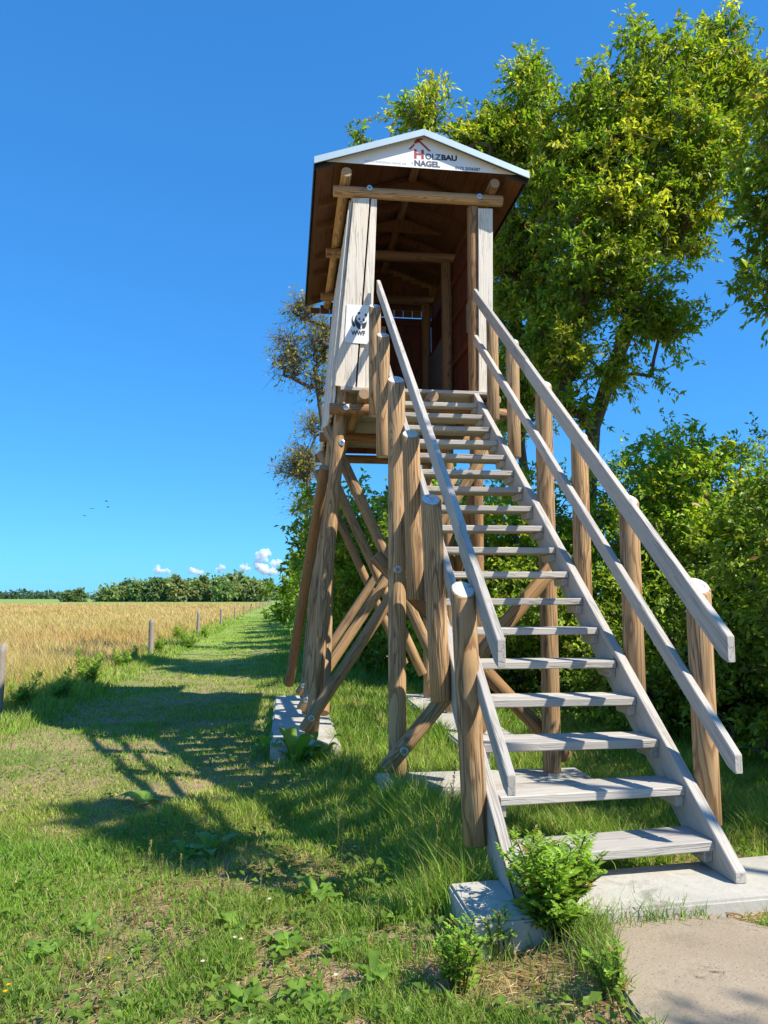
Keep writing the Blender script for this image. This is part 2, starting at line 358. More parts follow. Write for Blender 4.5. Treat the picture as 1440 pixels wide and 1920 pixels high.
# ================================================================== GROUND
def ground_material():
    m, nt, b = new_mat('ground_soil_and_turf')
    ge = N(nt, 'ShaderNodeNewGeometry'); P = ge.outputs['Position']
    sep = N(nt, 'ShaderNodeSeparateXYZ'); nt.links.new(P, sep.inputs[0])
    n1 = noise(nt, P, 0.9, 6, 0.6); n2 = noise(nt, P, 12.0, 6, 0.7); n3 = noise(nt, P, 70.0, 3, 0.6)
    soil = mixc(nt, n2, (0.22, 0.145, 0.085), (0.46, 0.32, 0.19))
    soil = mixc(nt, ramp(nt, n3, [(0.5, 0.0), (0.75, 0.7)]), soil, (0.50, 0.39, 0.24))
    green = mixc(nt, n2, (0.07, 0.12, 0.025), (0.17, 0.22, 0.05))
    turf = mixc(nt, ramp(nt, n1, [(0.36, 0.25), (0.55, 1.0)]), green, soil)
    far = N(nt, 'ShaderNodeMapRange'); far.inputs[1].default_value = 12; far.inputs[2].default_value = 30
    nt.links.new(sep.outputs[1], far.inputs[0])
    tg = mixc(nt, n1, (0.18, 0.29, 0.045), (0.30, 0.37, 0.09))
    turf = mixc(nt, far.outputs[0], turf, tg)
    # meadow of dry grass beyond the fence
    nf = noise(nt, P, 0.05, 5, 0.6); nf2 = noise(nt, P, 0.6, 5, 0.65)
    gold = mixc(nt, nf2, (0.38, 0.255, 0.10), (0.58, 0.43, 0.20))
    gold = mixc(nt, ramp(nt, nf, [(0.45, 0.0), (0.7, 0.55)]), gold, (0.29, 0.29, 0.10))
    edge = math_n(nt, 'ADD', sep.outputs[0], math_n(nt, 'MULTIPLY', math_n(nt, 'SUBTRACT', n1, 0.5), 0.9))
    mead = N(nt, 'ShaderNodeMapRange'); mead.inputs[1].default_value = -4.1; mead.inputs[2].default_value = -4.7; nt.links.new(edge, mead.inputs[0])
    endf = N(nt, 'ShaderNodeMapRange'); endf.inputs[1].default_value = 215; endf.inputs[2].default_value = 205; nt.links.new(sep.outputs[1], endf.inputs[0])
    c = mixc(nt, math_n(nt, 'MULTIPLY', mead.outputs[0], endf.outputs[0]), turf, gold)
    beyond = N(nt, 'ShaderNodeMapRange'); beyond.inputs[1].default_value = 205; beyond.inputs[2].default_value = 215; nt.links.new(sep.outputs[1], beyond.inputs[0])
    c = mixc(nt, beyond.outputs[0], c, mixc(nt, nf, (0.18, 0.28, 0.07), (0.26, 0.36, 0.10)))
    nt.links.new(c, b.inputs['Base Color']); b.inputs['Roughness'].default_value = 0.95; b.inputs['Specular IOR Level'].default_value = 0.1
    bump(nt, b, math_n(nt, 'ADD', n2, math_n(nt, 'MULTIPLY', n3, 0.4)), 0.8, 0.03)
    return m
def axis_grid(near, fine, far, ratio):
    a = [0.0]
    st = fine
    while a[-1] < far:
        if a[-1] > near: st *= ratio
        a.append(a[-1] + st)
    return a
gp = axis_grid(7, 0.15, 6000, 1.2)
xs = np.array([-v for v in gp[:0:-1]] + gp)
gy = axis_grid(12, 0.15, 6000, 1.2); gyn = axis_grid(4, 0.25, 900, 1.4)
ys = np.array([-v for v in gyn[:0:-1]] + gy)
XX, YY = np.meshgrid(xs, ys); ZZ = gz(XX, YY)
gv = np.stack([XX.ravel(), YY.ravel(), ZZ.ravel()], 1)
nx_, ny_ = len(xs), len(ys)
ii = (np.arange(ny_ - 1)[:, None] * nx_ + np.arange(nx_ - 1)[None, :]).ravel()
gt = np.concatenate([np.stack([ii, ii + 1, ii + nx_ + 1], 1), np.stack([ii, ii + nx_ + 1, ii + nx_], 1)])
tag(np_mesh('ground', gv, gt, ground_material(), smooth=True), kind='structure')

# ------------------------------------------------------------------ concrete
def block(name, poly, z0, z1, mat, label, cat, bev=0.02, kind=None, rough_edge=0.0):
    bm = bmesh.new(); c = Vector((sum(p[0] for p in poly) / len(poly), sum(p[1] for p in poly) / len(poly), z0))
    pts = []
    for i, p in enumerate(poly):                       # subdivide the sides so that edges can be uneven
        q = poly[(i + 1) % len(poly)]; n = max(1, int(math.hypot(q[0] - p[0], q[1] - p[1]) / 0.12)) if rough_edge else 1
        for k in range(n):
            t = k / n; j = rough_edge * (random.random() - 0.5) if k else 0
            pts.append((p[0] + (q[0] - p[0]) * t + j, p[1] + (q[1] - p[1]) * t + j))
    a = [bm.verts.new((x - c.x, y - c.y, 0)) for x, y in pts]; b = [bm.verts.new((x - c.x, y - c.y, z1 - z0)) for x, y in pts]
    n = len(pts); bm.faces.new(a[::-1]); bm.faces.new(b)
    for i in range(n): bm.faces.new((a[i], a[(i + 1) % n], b[(i + 1) % n], b[i]))
    bmesh.ops.recalc_face_normals(bm, faces=bm.faces)
    bmesh.ops.bevel(bm, geom=list(bm.edges), offset=bev, segments=2, affect='EDGES')
    o = from_bm(name, bm, M[mat], None, Matrix.Translation(c))
    if kind: o['kind'] = kind
    else: tag(o, label, cat)
    return o
F1T = 0.165
block('concrete_footing', [(0.76, 3.16), (2.75, 3.29), (2.72, 3.79), (0.75, 3.58)], -0.25, F1T, 'conc', 'pale concrete footing under the foot of the stairs beside the worn slab', 'footing', 0.012)
MB = onZ(712, 1466, 0.03); MF = onZ(712, 1482, 0.03)
MIDZ = 0.03
block('concrete_footing', [(0.74, 5.86), (2.45, 5.86), (2.45, 6.42), (0.74, 6.42)], -0.4, MIDZ, 'conc', 'concrete footing under the two tall posts that carry the middle of the stairs', 'footing', 0.02)
block('concrete_footing', [(-0.13, 7.86), (0.57, 7.86), (0.57, 11.75), (-0.13, 11.75)], -0.5, 0.0, 'conc', 'long pale concrete footing under the splayed legs on the path side', 'footing', 0.02)
block('concrete_footing', [(1.75, 7.86), (2.45, 7.86), (2.45, 11.75), (1.75, 11.75)], -0.5, 0.0, 'conc', 'long concrete footing under the upright legs on the hedge side', 'footing', 0.02)
slab_poly = [onZ(1112, 1708, 0.11), onZ(1232, 1678, 0.11), onZ(1440, 1738, 0.11)]
dirr = (slab_poly[2] - slab_poly[1]).normalized()
slab_poly.append(slab_poly[2] + dirr * 3.2)
L_ = [onZ(1165, 1860, 0.11), onZ(1130, 1790, 0.11)]
dl = (L_[0] - slab_poly[0]).normalized()
slab_poly += [Vector((3.0, -2.0, 0)), Vector((1.5, -2.0, 0)), Vector((1.12, 2.0, 0)), L_[0], L_[1]]
block('concrete_slab', [(p.x, p.y) for p in slab_poly], -0.2, 0.115, 'slab', None, None, 0.012, 'structure', 0.05)

# ================================================================== STAIRCASE
SY0, RUN, SZ0, RISE = 3.302, 0.2573, 0.115, 0.19
XL, XR = 1.04, 2.03
def nose(y): return SZ0 + (y - SY0) * RISE / RUN
stair = empty('staircase', (1.53, 3.4, F1T), 'open wooden staircase of grey treads and round posts climbing to the tower cabin', 'staircase')
slopeM = frame(Vector((0, 3.3, 0.2)), Vector((0, 3.3 + RUN, 0.2 + RISE)))
def stringer(x0, x1, ys):
    ye = 8.10; t = 0.03; d = 0.285
    yb = SY0 + (F1T + d - t - SZ0) / (RISE / RUN)
    poly = [(ys, F1T + 0.001), (ys, nose(ys) + t), (ye, nose(ye) + t), (ye, nose(ye) + t - d), (yb, F1T + 0.001)]
    m = slopeM.copy(); m.translation = Vector(((x0 + x1) / 2, 3.3, 0.2))
    return prism_yz('stringer', poly, x0, x1, stair, 'grey', m)
stringer(XR, XR + 0.055, 3.40)
stringer(XL - 0.055, XL, 3.31)
for k in range(1, 19):
    y = SY0 + RUN * k; z = SZ0 + RISE * k
    dy = {1: -0.07, 2: -0.055, 3: -0.02}.get(k, random.uniform(-0.006, 0.006)); dz = {1: -0.012, 2: -0.008}.get(k, random.uniform(-0.004, 0.004))
    for j in range(2):
        yc = y + 0.0625 + j * 0.132; zz = z - 0.0225 - random.uniform(0, 0.003)
        board('tread_board', (XL + 0.003, yc + dy, zz + dz), (XR - 0.003, yc, zz), 0.045, 0.125, stair, 'grey', bev=0.005)
    for sx in (0, 1):
        x0, x1 = (XL + 0.001, XL + 0.043) if sx == 0 else (XR - 0.043, XR - 0.001)
        yy = y + (dy if sx == 0 else 0) + 0.02; zb = z + (dz if sx == 0 else 0) - 0.049
        prism_yz('cleat', [(yy, zb), (yy + 0.20, zb), (yy + 0.17, zb - 0.055), (yy + 0.005, zb - 0.055)], x0, x1, stair, 'grey', Matrix.Translation((x0, yy, zb)) @ Matrix.Rotation(R(-90), 4, 'X'), 0.003)
PR = [(3.823, 1.534), (4.609, 2.089), (5.403, 2.674), (6.168, 3.278), (7.032, 3.948), (7.747, 4.458)]
PLz = [1.512, 2.077, 2.656, 3.27, 3.96, 4.51]
Rbot = [0.30, 0.86, 1.36, MIDZ + 0.02, 2.77, 3.30]
Lpix = [((868, 1097), (893, 1583)), ((808, 930), (827, 1315)), ((770, 808), (779, 1125)), ((743, 707), (749, 1467)), ((718, 624), (718, 857)), ((703, 570), (703, 780))]
posts = {}
for i, (y, zt) in enumerate(PR):
    r = 0.072 if i == 3 else 0.063
    posts['R', i] = log('post', (2.152, y, Rbot[i]), (2.152, y, zt - 0.02), r, stair, 'log', 'end', topcut=0.72)
    t = onY(*Lpix[i][0], y); b = onY(*Lpix[i][1], y)
    if i == 3: b = Vector((t.x + 0.005, y, MIDZ + 0.02))
    posts['L', i] = log('post', b, (t.x, y, t.z - 0.02), r, stair, 'log', 'end', topcut=0.72)
for s, x in (('R', 2.152), ('L', posts['L', 3].matrix_world.translation.x if False else 0.885)):
    box('steel_foot', (x - 0.05, 6.168 - 0.05, MIDZ - 0.002), (x + 0.05, 6.168 + 0.05, MIDZ + 0.022), stair, 'bolt', 0.002)
def rail(name, x, y0, z0, y1, z1, h, splits):
    """sloping rail board with plumb-cut ends; (y0,z0) and (y1,z1) are on its upper edge"""
    cuts = [0.0] + splits + [1.0]; m = (z1 - z0) / (y1 - y0)
    for a, b in zip(cuts, cuts[1:]):
        ya = y0 + (y1 - y0) * a + (0.002 if a else 0); yb = y0 + (y1 - y0) * b - (0.002 if b < 1 else 0)
        za = z0 + m * (ya - y0); zb = z0 + m * (yb - y0)
        dx = random.uniform(-0.002, 0.002) + (0.006 if a else 0)
        fm = frame(Vector((x, ya, za)), Vector((x, yb, zb)))
        poly = [(ya, za), (yb, zb), (yb, zb - h), (ya + (0.06 if a == 0 else 0), za - h + (0.06 * m if a == 0 else 0)), (ya, za - h + (0.025 if a == 0 else 0))] if a == 0 else [(ya, za), (yb, zb), (yb, zb - h), (ya, za - h)]
        prism_yz(name, poly, x - 0.02 + dx, x + 0.02 + dx, stair, 'grey', fm)
rail('handrail', 2.062, 3.40, 1.272, 8.12, 4.895, 0.150, [0.62])
rail('handrail', 0.962, 3.40, 1.262, 8.10, 4.93, 0.150, [0.16])
rail('lower_rail', 2.062, 3.385, 0.735, 8.12, 4.36, 0.112, [0.52])
rail('lower_rail', 0.962, 3.27, 0.70, 8.10, 4.36, 0.112, [])
# cross braces under the stairs
c2 = log('brace', onY(722, 1443, 6.03), onY(1060, 1036, 6.03), 0.062, stair, 'log')
c1 = log('brace', onY(703, 1042, 6.30), onY(1062, 1420, 6.30), 0.062, stair, 'logd')
bolt(onY(758, 1409, 6.03 - 0.064), (0, -1, 0), c2); bolt(onY(746, 1068, 6.168 - 0.073), (0, -1, 0), posts['L', 3])

# ================================================================== TOWER
tower = empty('observation_tower', (1.3, 9.75, 0.0), 'tall wooden lookout tower with roofed cabin on braced round log legs', 'tower')
BY = [8.27, 9.76, 11.27]
def lx(z): return 0.29 + 0.083 * z
ZB = 5.985                                              # tie beams
PLAT = 3.725
legs = {}
for i, by in enumerate(BY):
    legs['L', i] = log('leg', (lx(0.02), by, 0.02), (lx(ZB - 0.06), by, ZB - 0.06), 0.072, tower, 'log', wob=0.015)
    legs['R', i] = log('leg', (2.09, by, 0.02), (2.09, by, ZB - 0.06), 0.072, tower, 'log' if i else 'logd')
    for x in (lx(0), 2.09): box('steel_foot', (x - 0.05, by - 0.05, -0.002), (x + 0.05, by + 0.05, 0.021), tower, 'bolt', 0.002)
    xb0 = onY(625, 354, 8.2).x
    tb = log('tie_beam', (xb0, by - 0.07 if i == 0 else by, ZB), (2.42, by - 0.07 if i == 0 else by, ZB + 0.01), 0.063, tower, 'logd' if i else 'log', 'endd')  # inner tie beams take the darker copy, cabin shade in their colour
    cl = log('floor_beam', (0.44 if i == 0 else 0.40, by - 0.137, 3.47), (2.40, by - 0.137, 3.47), 0.0625, tower, 'logd')
    # X braces of this bent, taken from the front one
    a2a = onY(569, 1369, 8.135); a2b = onY(913, 846, 8.135); a1a = onY(613, 800, 8.41); a1b = onY(838, 1290, 8.41)
    dy = by - BY[0]
    br2 = log('brace', a2a + Vector((0, dy, 0)), a2b + Vector((0, dy, 0)), 0.061, tower, 'log')
    br1 = log('brace', a1a + Vector((0, dy, 0)), a1b + Vector((0, dy, 0)), 0.061, tower, 'log')
    if i == 0:
        bolt(onY(693, 352, 8.137), (0, -1, 0), tb); bolt(onY(899, 368, 8.137), (0, -1, 0), tb)
        bolt(onY(649, 764, 8.07), (0, -1, 0), cl); bolt(onY(584, 1347, 8.074), (0, -1, 0), br2)
        bolt(onY(641, 830, 8.198), (0, -1, 0), legs['L', 0])
    else: bolt(a2a + Vector((0.06, dy - 0.062, 0.12)), (0, -1, 0), br2)
log('brace', onY(609, 876, 8.50), onY(542, 1283, 10.6), 0.062, tower, 'logd')
log('brace', onY(607, 1338, 8.52), (0.66, 11.0, 3.3), 0.062, tower, 'log')
log('brace', (2.225, 8.35, 1.25), (2.225, 11.1, 3.40), 0.062, tower, 'log')
log('brace', (2.225, 8.40, 3.30), (2.225, 11.0, 0.60), 0.062, tower, 'logd')
# floor: joists and boards
for x in (onY(683, 741, 8.0).x, onY(812, 744, 8.0).x, onY(930, 757, 8.05).x):
    log('joist', (x, 8.0 if x < 2 else 8.05, 3.61), (x, 11.55, 3.61), 0.062, tower, 'log', endmat='endd')
yy = 8.135
while yy < 11.4:
    x0 = 0.56 if yy < 8.3 else 0.60
    box('floor_board', (x0, yy, PLAT - 0.04), (2.30, yy + 0.134, PLAT - random.uniform(0, 0.003)), tower, 'grey', 0.004, 'X'); yy += 0.14
# cladding: left wall leans with the legs
for i in range(23):
    y0 = 8.225 + i * 0.141; out = 0.088 + (0.022 if i % 2 else 0.0)
    zb = 3.50 - (0.03 if i % 2 else 0) + random.uniform(-0.015, 0.015); zt = 5.98
    board('wall_plank', (lx(zb) - out, y0 + 0.075, zb), (lx(zt) - out, y0 + 0.075, zt), 0.150, 0.021, tower, 'pale', Vector((0, 1, 0)), 0.003)
# left corner boards on the front (they spread towards the foot like the leg)
def quad_board(name, tl, tr, br, bl, yf, th, mat):
    pts = [onY(*p, yf) for p in (tl, tr, br, bl)]
    c = sum(pts, Vector()) / 4; bm = bmesh.new()
    a = [bm.verts.new((p.x - c.x, p.y - c.y, p.z - c.z)) for p in pts]; b = [bm.verts.new((p.x - c.x, p.y - c.y + th, p.z - c.z)) for p in pts]
    bm.faces.new(a); bm.faces.new(b[::-1])
    for k in range(4): bm.faces.new((a[k], b[k], b[(k + 1) % 4], a[(k + 1) % 4]))
    bmesh.ops.recalc_face_normals(bm, faces=bm.faces); bmesh.ops.bevel(bm, geom=list(bm.edges), offset=0.004, segments=1, affect='EDGES')
    return from_bm(name, bm, M[mat], tower, Matrix.Translation(c))
quad_board('corner_board', (663, 371), (693, 371), (666, 727), (628, 723), 8.155, 0.026, 'pale')
quad_board('corner_board', (696, 372), (707, 373), (694, 729), (669, 728), 8.168, 0.026, 'pale')
quad_board('corner_board', (897, 390), (924, 391), (924, 741), (898, 741), 8.172, 0.024, 'pale')
quad_board('corner_board', (652, 395), (661, 372), (626, 724), (620, 728), 8.19, 0.024, 'pale')
# right wall: red boards inside, between the legs
for i in range(21):
    y0 = 8.36 + i * 0.141
    box('wall_plank', (2.175, y0, 3.60), (2.195, y0 + 0.1405, 5.95 + random.uniform(-0.004, 0.004)), tower, 'red', 0.003)
for z in (3.86, 4.46, 5.06, 5.55): box('wall_rail', (2.135, 8.36, z), (2.174, 11.2, z + 0.075), tower, 'red', 0.004, 'Y')
# inner lining of the left wall and the rear wall with its viewing slit
for i in range(20):
    y0 = 8.40 + i * 0.141
    board('lining_plank', (lx(3.73) + 0.085, y0 + 0.07, 3.73), (lx(5.9) + 0.085, y0 + 0.07, 5.9), 0.1405, 0.016, tower, 'red', Vector((0, 1, 0)), 0.003)
zs0 = onY(760, 600, 11.36).z; zs1 = onY(760, 582, 11.36).z
x = lx(3.7) + 0.02
while x < 2.14:
    box('wall_plank', (x, 11.36, 3.60), (min(x + 0.1395, 2.19), 11.382, zs0 - random.uniform(0, 0.003)), tower, 'red', 0.003); x += 0.141
x = lx(5.5)
while x < 2.14:
    box('wall_plank', (x, 11.36, zs1), (min(x + 0.1405, 2.19), 11.382, 6.47 - 0.36 * abs(x + 0.07 - 1.46)), tower, 'soffit', 0.003); x += 0.141
box('wall_rail', (0.70, 11.318, zs0 - 0.1), (2.15, 11.358, zs0 + 0.012), tower, 'red', 0.004, 'X')
box('wall_rail', (0.72, 11.318, 4.2), (2.15, 11.357, 4.28), tower, 'red', 0.004, 'X')
# roof
RF, RB = 7.88, 12.05
eL = onY(589, 291, RF); eR = onY(993, 324, RF); ap = onY(795, 241, RF)
EX0, EX1, AX = eL.x, eR.x, ap.x; EZ = (eL.z + eR.z) / 2; AZ = ap.z
roof = None
def roof_plane(name, xa, za, xb, zb, y0, y1, t, mat, par, bev=0.003):
    """sloping slab between the eave line (xa,za) and the ridge line (xb,zb), t thick downwards, grain along the roof"""
    bm = bmesh.new(); c = Vector(((xa + xb) / 2, y0, (za + zb) / 2)); Mw = Matrix.Translation(c) @ Matrix.Rotation(R(-90), 4, 'X'); inv = Mw.inverted()
    pts = [(xa, za), (xb, zb), (xb, zb - t), (xa, za - t)]
    a = [bm.verts.new(inv @ Vector((x, y0, z))) for x, z in pts]; b = [bm.verts.new(inv @ Vector((x, y1, z))) for x, z in pts]
    bm.faces.new(a); bm.faces.new(b[::-1])
    for k in range(4): bm.faces.new((a[k], b[k], b[(k + 1) % 4], a[(k + 1) % 4]))
    bmesh.ops.recalc_face_normals(bm, faces=bm.faces)
    if bev: bmesh.ops.bevel(bm, geom=list(bm.edges), offset=bev, segments=1, affect='EDGES')
    return from_bm(name, bm, M[mat] if isinstance(mat, str) else mat, par, Mw)
roof = roof_plane('roof', EX0 + 0.012, EZ - 0.012, AX, AZ - 0.008, RF + 0.0125, RB, 0.03, 'edge', tower)
roof_plane('roof_slope', EX1 - 0.012, EZ - 0.012, AX, AZ - 0.008, RF + 0.0125, RB, 0.03, 'edge', roof)
for xa, s in ((EX0, 1), (EX1, -1)):
    # soffit boards run across, five along each slope
    n = 6; za, zb = EZ - 0.050, AZ - 0.046
    for k in range(n):
        t0, t1 = k / n, (k + 1) / n
        x0 = xa + s * 0.03 + (AX - xa - s * 0.03) * t0; x1 = xa + s * 0.03 + (AX - xa - s * 0.03) * t1 - s * 0.004
        roof_plane('soffit_board', x0, za + (zb - za) * t0, x1, za + (zb - za) * t1, RF + 0.104, RB - 0.01, 0.02, 'soffit', roof)
    roof_plane('verge_trim', xa, EZ, AX, AZ, RF, RF + 0.012, 0.078, 'trim', roof, 0.002)
    roof_plane('verge_board', xa + s * 0.02, EZ - 0.05, AX, AZ - 0.05, RF + 0.086, RF + 0.100, 0.05, 'edge', roof, 0.002)
    roof_plane('verge_trim', xa, EZ, AX, AZ, RB, RB + 0.012, 0.078, 'trim', roof, 0.002)
    box('eave_edge', (min(xa, xa + s * 0.012), RF + 0.013, EZ - 0.085), (max(xa, xa + s * 0.012), RB, EZ - 0.004), roof, 'edge', 0.002, 'Y')
    for y in (8.72, 9.28, 10.2, 10.75, 11.75):                       # rafters
        sl = (AZ - EZ) / (AX - xa)
        xi = xa + s * 0.10
        roof_plane('rafter', xi, EZ - 0.075 + sl * (xi - xa), AX, AZ - 0.072, y, y + 0.06, 0.085, 'soffit', roof)
# dark triangular boards standing in for beam shadows under the ridge
for y in (8.66, 9.6, 10.5):
    w = 0.55; bm = bmesh.new()
    sl = (AZ - EZ) / (AX - EX0); zr = AZ - 0.16
    P_ = [(AX - w, zr - sl * w), (AX + w, zr - sl * w), (AX, zr)]
    a = [bm.verts.new((x - AX, 0, z - zr)) for x, z in P_]; b = [bm.verts.new((x - AX, 0.04, z - zr)) for x, z in P_]
    bm.faces.new(a); bm.faces.new(b[::-1])
    for k in range(3): bm.faces.new((a[k], b[k], b[(k + 1) % 3], a[(k + 1) % 3]))
    bmesh.ops.recalc_face_normals(bm, faces=bm.faces)
    from_bm('beam_shadow_board', bm, M['soffit'], roof, Matrix.Translation((AX, y, zr)))
pl = onY(650, 322, 8.0); pr = onY(929, 348, 8.0)
log('purlin', (pl.x, 8.0, pl.z), (pl.x, RB - 0.05, pl.z), 0.060, tower, 'log')
log('purlin', (pr.x, 8.02, pl.z), (pr.x, RB - 0.05, pl.z), 0.060, tower, 'logd')
log('ridge_purlin', (AX, 8.15, AZ - 0.135), (AX, RB - 0.05, AZ - 0.135), 0.05, tower, 'logd')
gab = roof_plane  # rear gable closed with boards
for k in range(15):
    x0 = EX0 + 0.10 + k * 0.15
    if x0 + 0.145 > EX1 - 0.08: break
    xm = x0 + 0.0725; top = AZ - 0.15 - abs(xm - AX) * (AZ - EZ) / (AX - EX0) - 0.03
    if top > 6.02: box('gable_plank', (x0, 11.96, 5.98), (x0 + 0.145, 11.98, top), roof, 'soffit', 0.003)
print('tower', round(time.time() - T0, 1))

# ================================================================== SIGNS AND NOTICES
def poly_mesh(name, polys, yv, mat, parent, th=0.0015):
    """flat print: polygons given in world (x, z) on a plane y = yv, facing the camera side, with a real thickness"""
    bm = bmesh.new()
    for poly in polys:
        tri = tessellate_polygon([[Vector((x, z, 0)) for x, z in poly]])
        f_ = [bm.verts.new((x, yv - th, z)) for x, z in poly]; b_ = [bm.verts.new((x, yv, z)) for x, z in poly]
        for t in tri:
            try: bm.faces.new([f_[i] for i in t])
            except ValueError: pass
        n = len(poly)
        for i in range(n): bm.faces.new((f_[i], f_[(i + 1) % n], b_[(i + 1) % n], b_[i]))
    bmesh.ops.recalc_face_normals(bm, faces=bm.faces)
    return from_bm(name, bm, M[mat], parent)
def text(name, body, x0, x1, z0, z1, yv, mat, parent, bold=0.0, skew=0.0):
    cu = bpy.data.curves.new(name, 'FONT'); cu.body = body; cu.size = 1.0; cu.offset = bold; cu.extrude = 0.0
    cu.resolution_u = 3
    o = bpy.data.objects.new('tmp_text', cu); col.objects.link(o)
    bpy.context.view_layer.update(); dg = bpy.context.evaluated_depsgraph_get()
    me = bpy.data.meshes.new_from_object(o.evaluated_get(dg)); bpy.data.objects.remove(o); bpy.data.curves.remove(cu)
    co = np.zeros(len(me.vertices) * 3, np.float32); me.vertices.foreach_get('co', co); co = co.reshape(-1, 3)
    mn, mx = co.min(0), co.max(0)
    out = np.zeros_like(co)
    out[:, 0] = x0 + (co[:, 0] - mn[0]) / (mx[0] - mn[0]) * (x1 - x0)
    out[:, 2] = z0 + (co[:, 1] - mn[1]) / (mx[1] - mn[1]) * (z1 - z0)
    out[:, 1] = yv
    me.vertices.foreach_set('co', out.ravel()); me.name = name; me.materials.clear(); me.materials.append(M[mat]); me.update()
    return place(bpy.data.objects.new(name, me), parent, Matrix.Identity(4))
SYF = RF + 0.080                                         # face of the gable sign
sign = empty('company_sign', (AX, SYF, EZ), 'white triangular sign board with red roof emblem and lettering on the cabin gable', 'sign')
gl = onY(607, 302, SYF); gr = onY(972, 328, SYF); ga = onY(795, 250, SYF)
gzb = (gl.z + gr.z) / 2
poly_mesh('sign_panel', [[(gl.x, gzb), (gr.x, gzb), (gr.x - 0.02, gzb + 0.02), (ga.x, ga.z), (gl.x + 0.02, gzb + 0.02)]], SYF + 0.003, 'white', sign, 0.003)
TY = SYF - 0.0016
def spx(x, y): return onY(670 + x / 5.538, 250 + y / 5.538, TY)   # position read off the enlarged sign
def stext(name, body, xa, ya, xb, yb, mat, bold=0.0):
    """(xa,ya) lower left, (xb,yb) upper right in the enlarged view"""
    a = spx(xa, ya); b = spx(xb, yb); slope = 0.071 * (xb - xa)
    hgt = (ya + slope - yb) / 5.538 / FPX * 8.2
    return text(name, body, a.x, b.x, a.z, a.z + hgt, TY, mat, sign, bold)
stext('letter', 'H', 590, 262, 690, 160, 'redp', 0.035)
stext('lettering', 'OLZ', 706, 270, 868, 210, 'ink', 0.035)
stext('lettering', 'BAU', 872, 279, 1035, 224, 'blk', 0.055)  # one word with OLZ; darker ink carries the shade on this half
stext('lettering', 'NAGEL', 592, 338, 860, 288, 'ink', 0.045)
stext('lettering', 'www.holzbau-nagel.de', 78, 303, 510, 297, 'inkl', 0.02)
stext('lettering', '0173 2036587', 1018, 374, 1278, 356, 'ink', 0.03)
def sp(pts):
    return [(lambda q: (q.x, q.z))(spx(x, y)) for x, y in pts]
poly_mesh('roof_emblem', [sp([(530, 163), (556, 166), (600, 118), (588, 108)])], TY, 'redp', sign)
poly_mesh('roof_emblem', [sp([(588, 100), (604, 108), (640, 92), (648, 76), (690, 62), (668, 52), (620, 56), (606, 72)])], TY, 'redp', sign)
poly_mesh('roof_emblem', [sp([(632, 84), (654, 78), (766, 186), (740, 188)])], TY, 'redp', sign)
for x, y in ((36, 130), (1425, 366), (570, 308)):
    q = spx(x, y); poly_mesh('screw', [[(q.x + 0.006 * math.cos(a * R(60)), q.z + 0.006 * math.sin(a * R(60))) for a in range(6)]], TY, 'hole', sign)

EYF = 8.150
def epx(x, y): q = onY(640 + x / 19.2, 560 + y / 19.2, EYF - 0.003); return (q.x, q.z)
notice = empty('emblem_sheet', onY(671, 642, EYF), 'white sheet with black panda emblem on the pale corner boards', 'poster')
poly_mesh('sheet', [[epx(195, 205), epx(1055, 240), epx(1052, 1650), epx(120, 1565)]], EYF, 'white', notice, 0.003)
def ell(cx, cy, rx, ry, rot=0):
    c, s = math.cos(R(rot)), math.sin(R(rot)); out = []
    for k in range(18):
        a = 2 * math.pi * k / 18; x, y = rx * math.cos(a), ry * math.sin(a); out.append(epx(cx + x * c - y * s, cy + x * s + y * c))
    return out
E2 = EYF - 0.0034
def ep(name, polys): poly_mesh(name, polys, E2, 'blk', notice)
ep('panda_back', [[epx(*p) for p in ((460, 572), (405, 630), (370, 735), (372, 860), (395, 950), (435, 1008), (480, 1018), (503, 990), (492, 930), (476, 882), (425, 805), (405, 720), (420, 640))]])
ep('panda_body', [[epx(*p) for p in ((590, 562), (530, 605), (495, 690), (483, 800), (492, 890), (520, 960), (555, 1030), (605, 1085), (660, 1110), (707, 1105), (692, 1040), (690, 960), (700, 915), (660, 880), (620, 845), (565, 795), (538, 720), (548, 640))]])
ep('panda_arm', [[epx(*p) for p in ((918, 770), (905, 825), (850, 865), (770, 890), (703, 917), (735, 922), (750, 960), (745, 1040), (755, 1083), (800, 1087), (850, 1065), (880, 1000), (900, 930), (915, 860))]])
for nm, e in (('panda_ear', ell(632, 520, 52, 42, -15)), ('panda_ear', ell(885, 592, 42, 62, -25)), ('panda_eye', ell(645, 732, 36, 42, 20)), ('panda_eye', ell(806, 768, 36, 52, -15)), ('panda_nose', ell(702, 836, 36, 18))): ep(nm, [e])
a_, b_ = epx(350, 1300), epx(855, 1180)
text('lettering', 'WWF', a_[0], b_[0], a_[1] - 0.005, a_[1] + 0.05, E2 - 0.001, 'blk', notice, 0.045)
# things inside the cabin
o = box('info_board', (2.085, 10.05, 3.76), (2.105, 11.05, 5.0), None, 'steel_grey', 0.003); tag(o, 'grey information board standing inside the cabin against the red wall', 'board')
o = box('notice', (1.32, 11.31, onY(752, 626, 11.3).z), (1.47, 11.316, onY(752, 613, 11.3).z), None, 'white', 0.001); tag(o, 'small white notice pinned to the red rear wall of the cabin', 'notice')
o = box('map_poster', (2.126, 8.42, 4.62), (2.133, 8.80, 4.98), None, 'map', 0.001); tag(o, 'green printed sheet on the red side wall inside the cabin', 'poster')
o = box('map_poster', (2.126, 8.44, 5.18), (2.133, 8.72, 5.50), None, 'map', 0.001); tag(o, 'upper printed sheet just inside the cabin entrance', 'poster')
print('signs', round(time.time() - T0, 1))

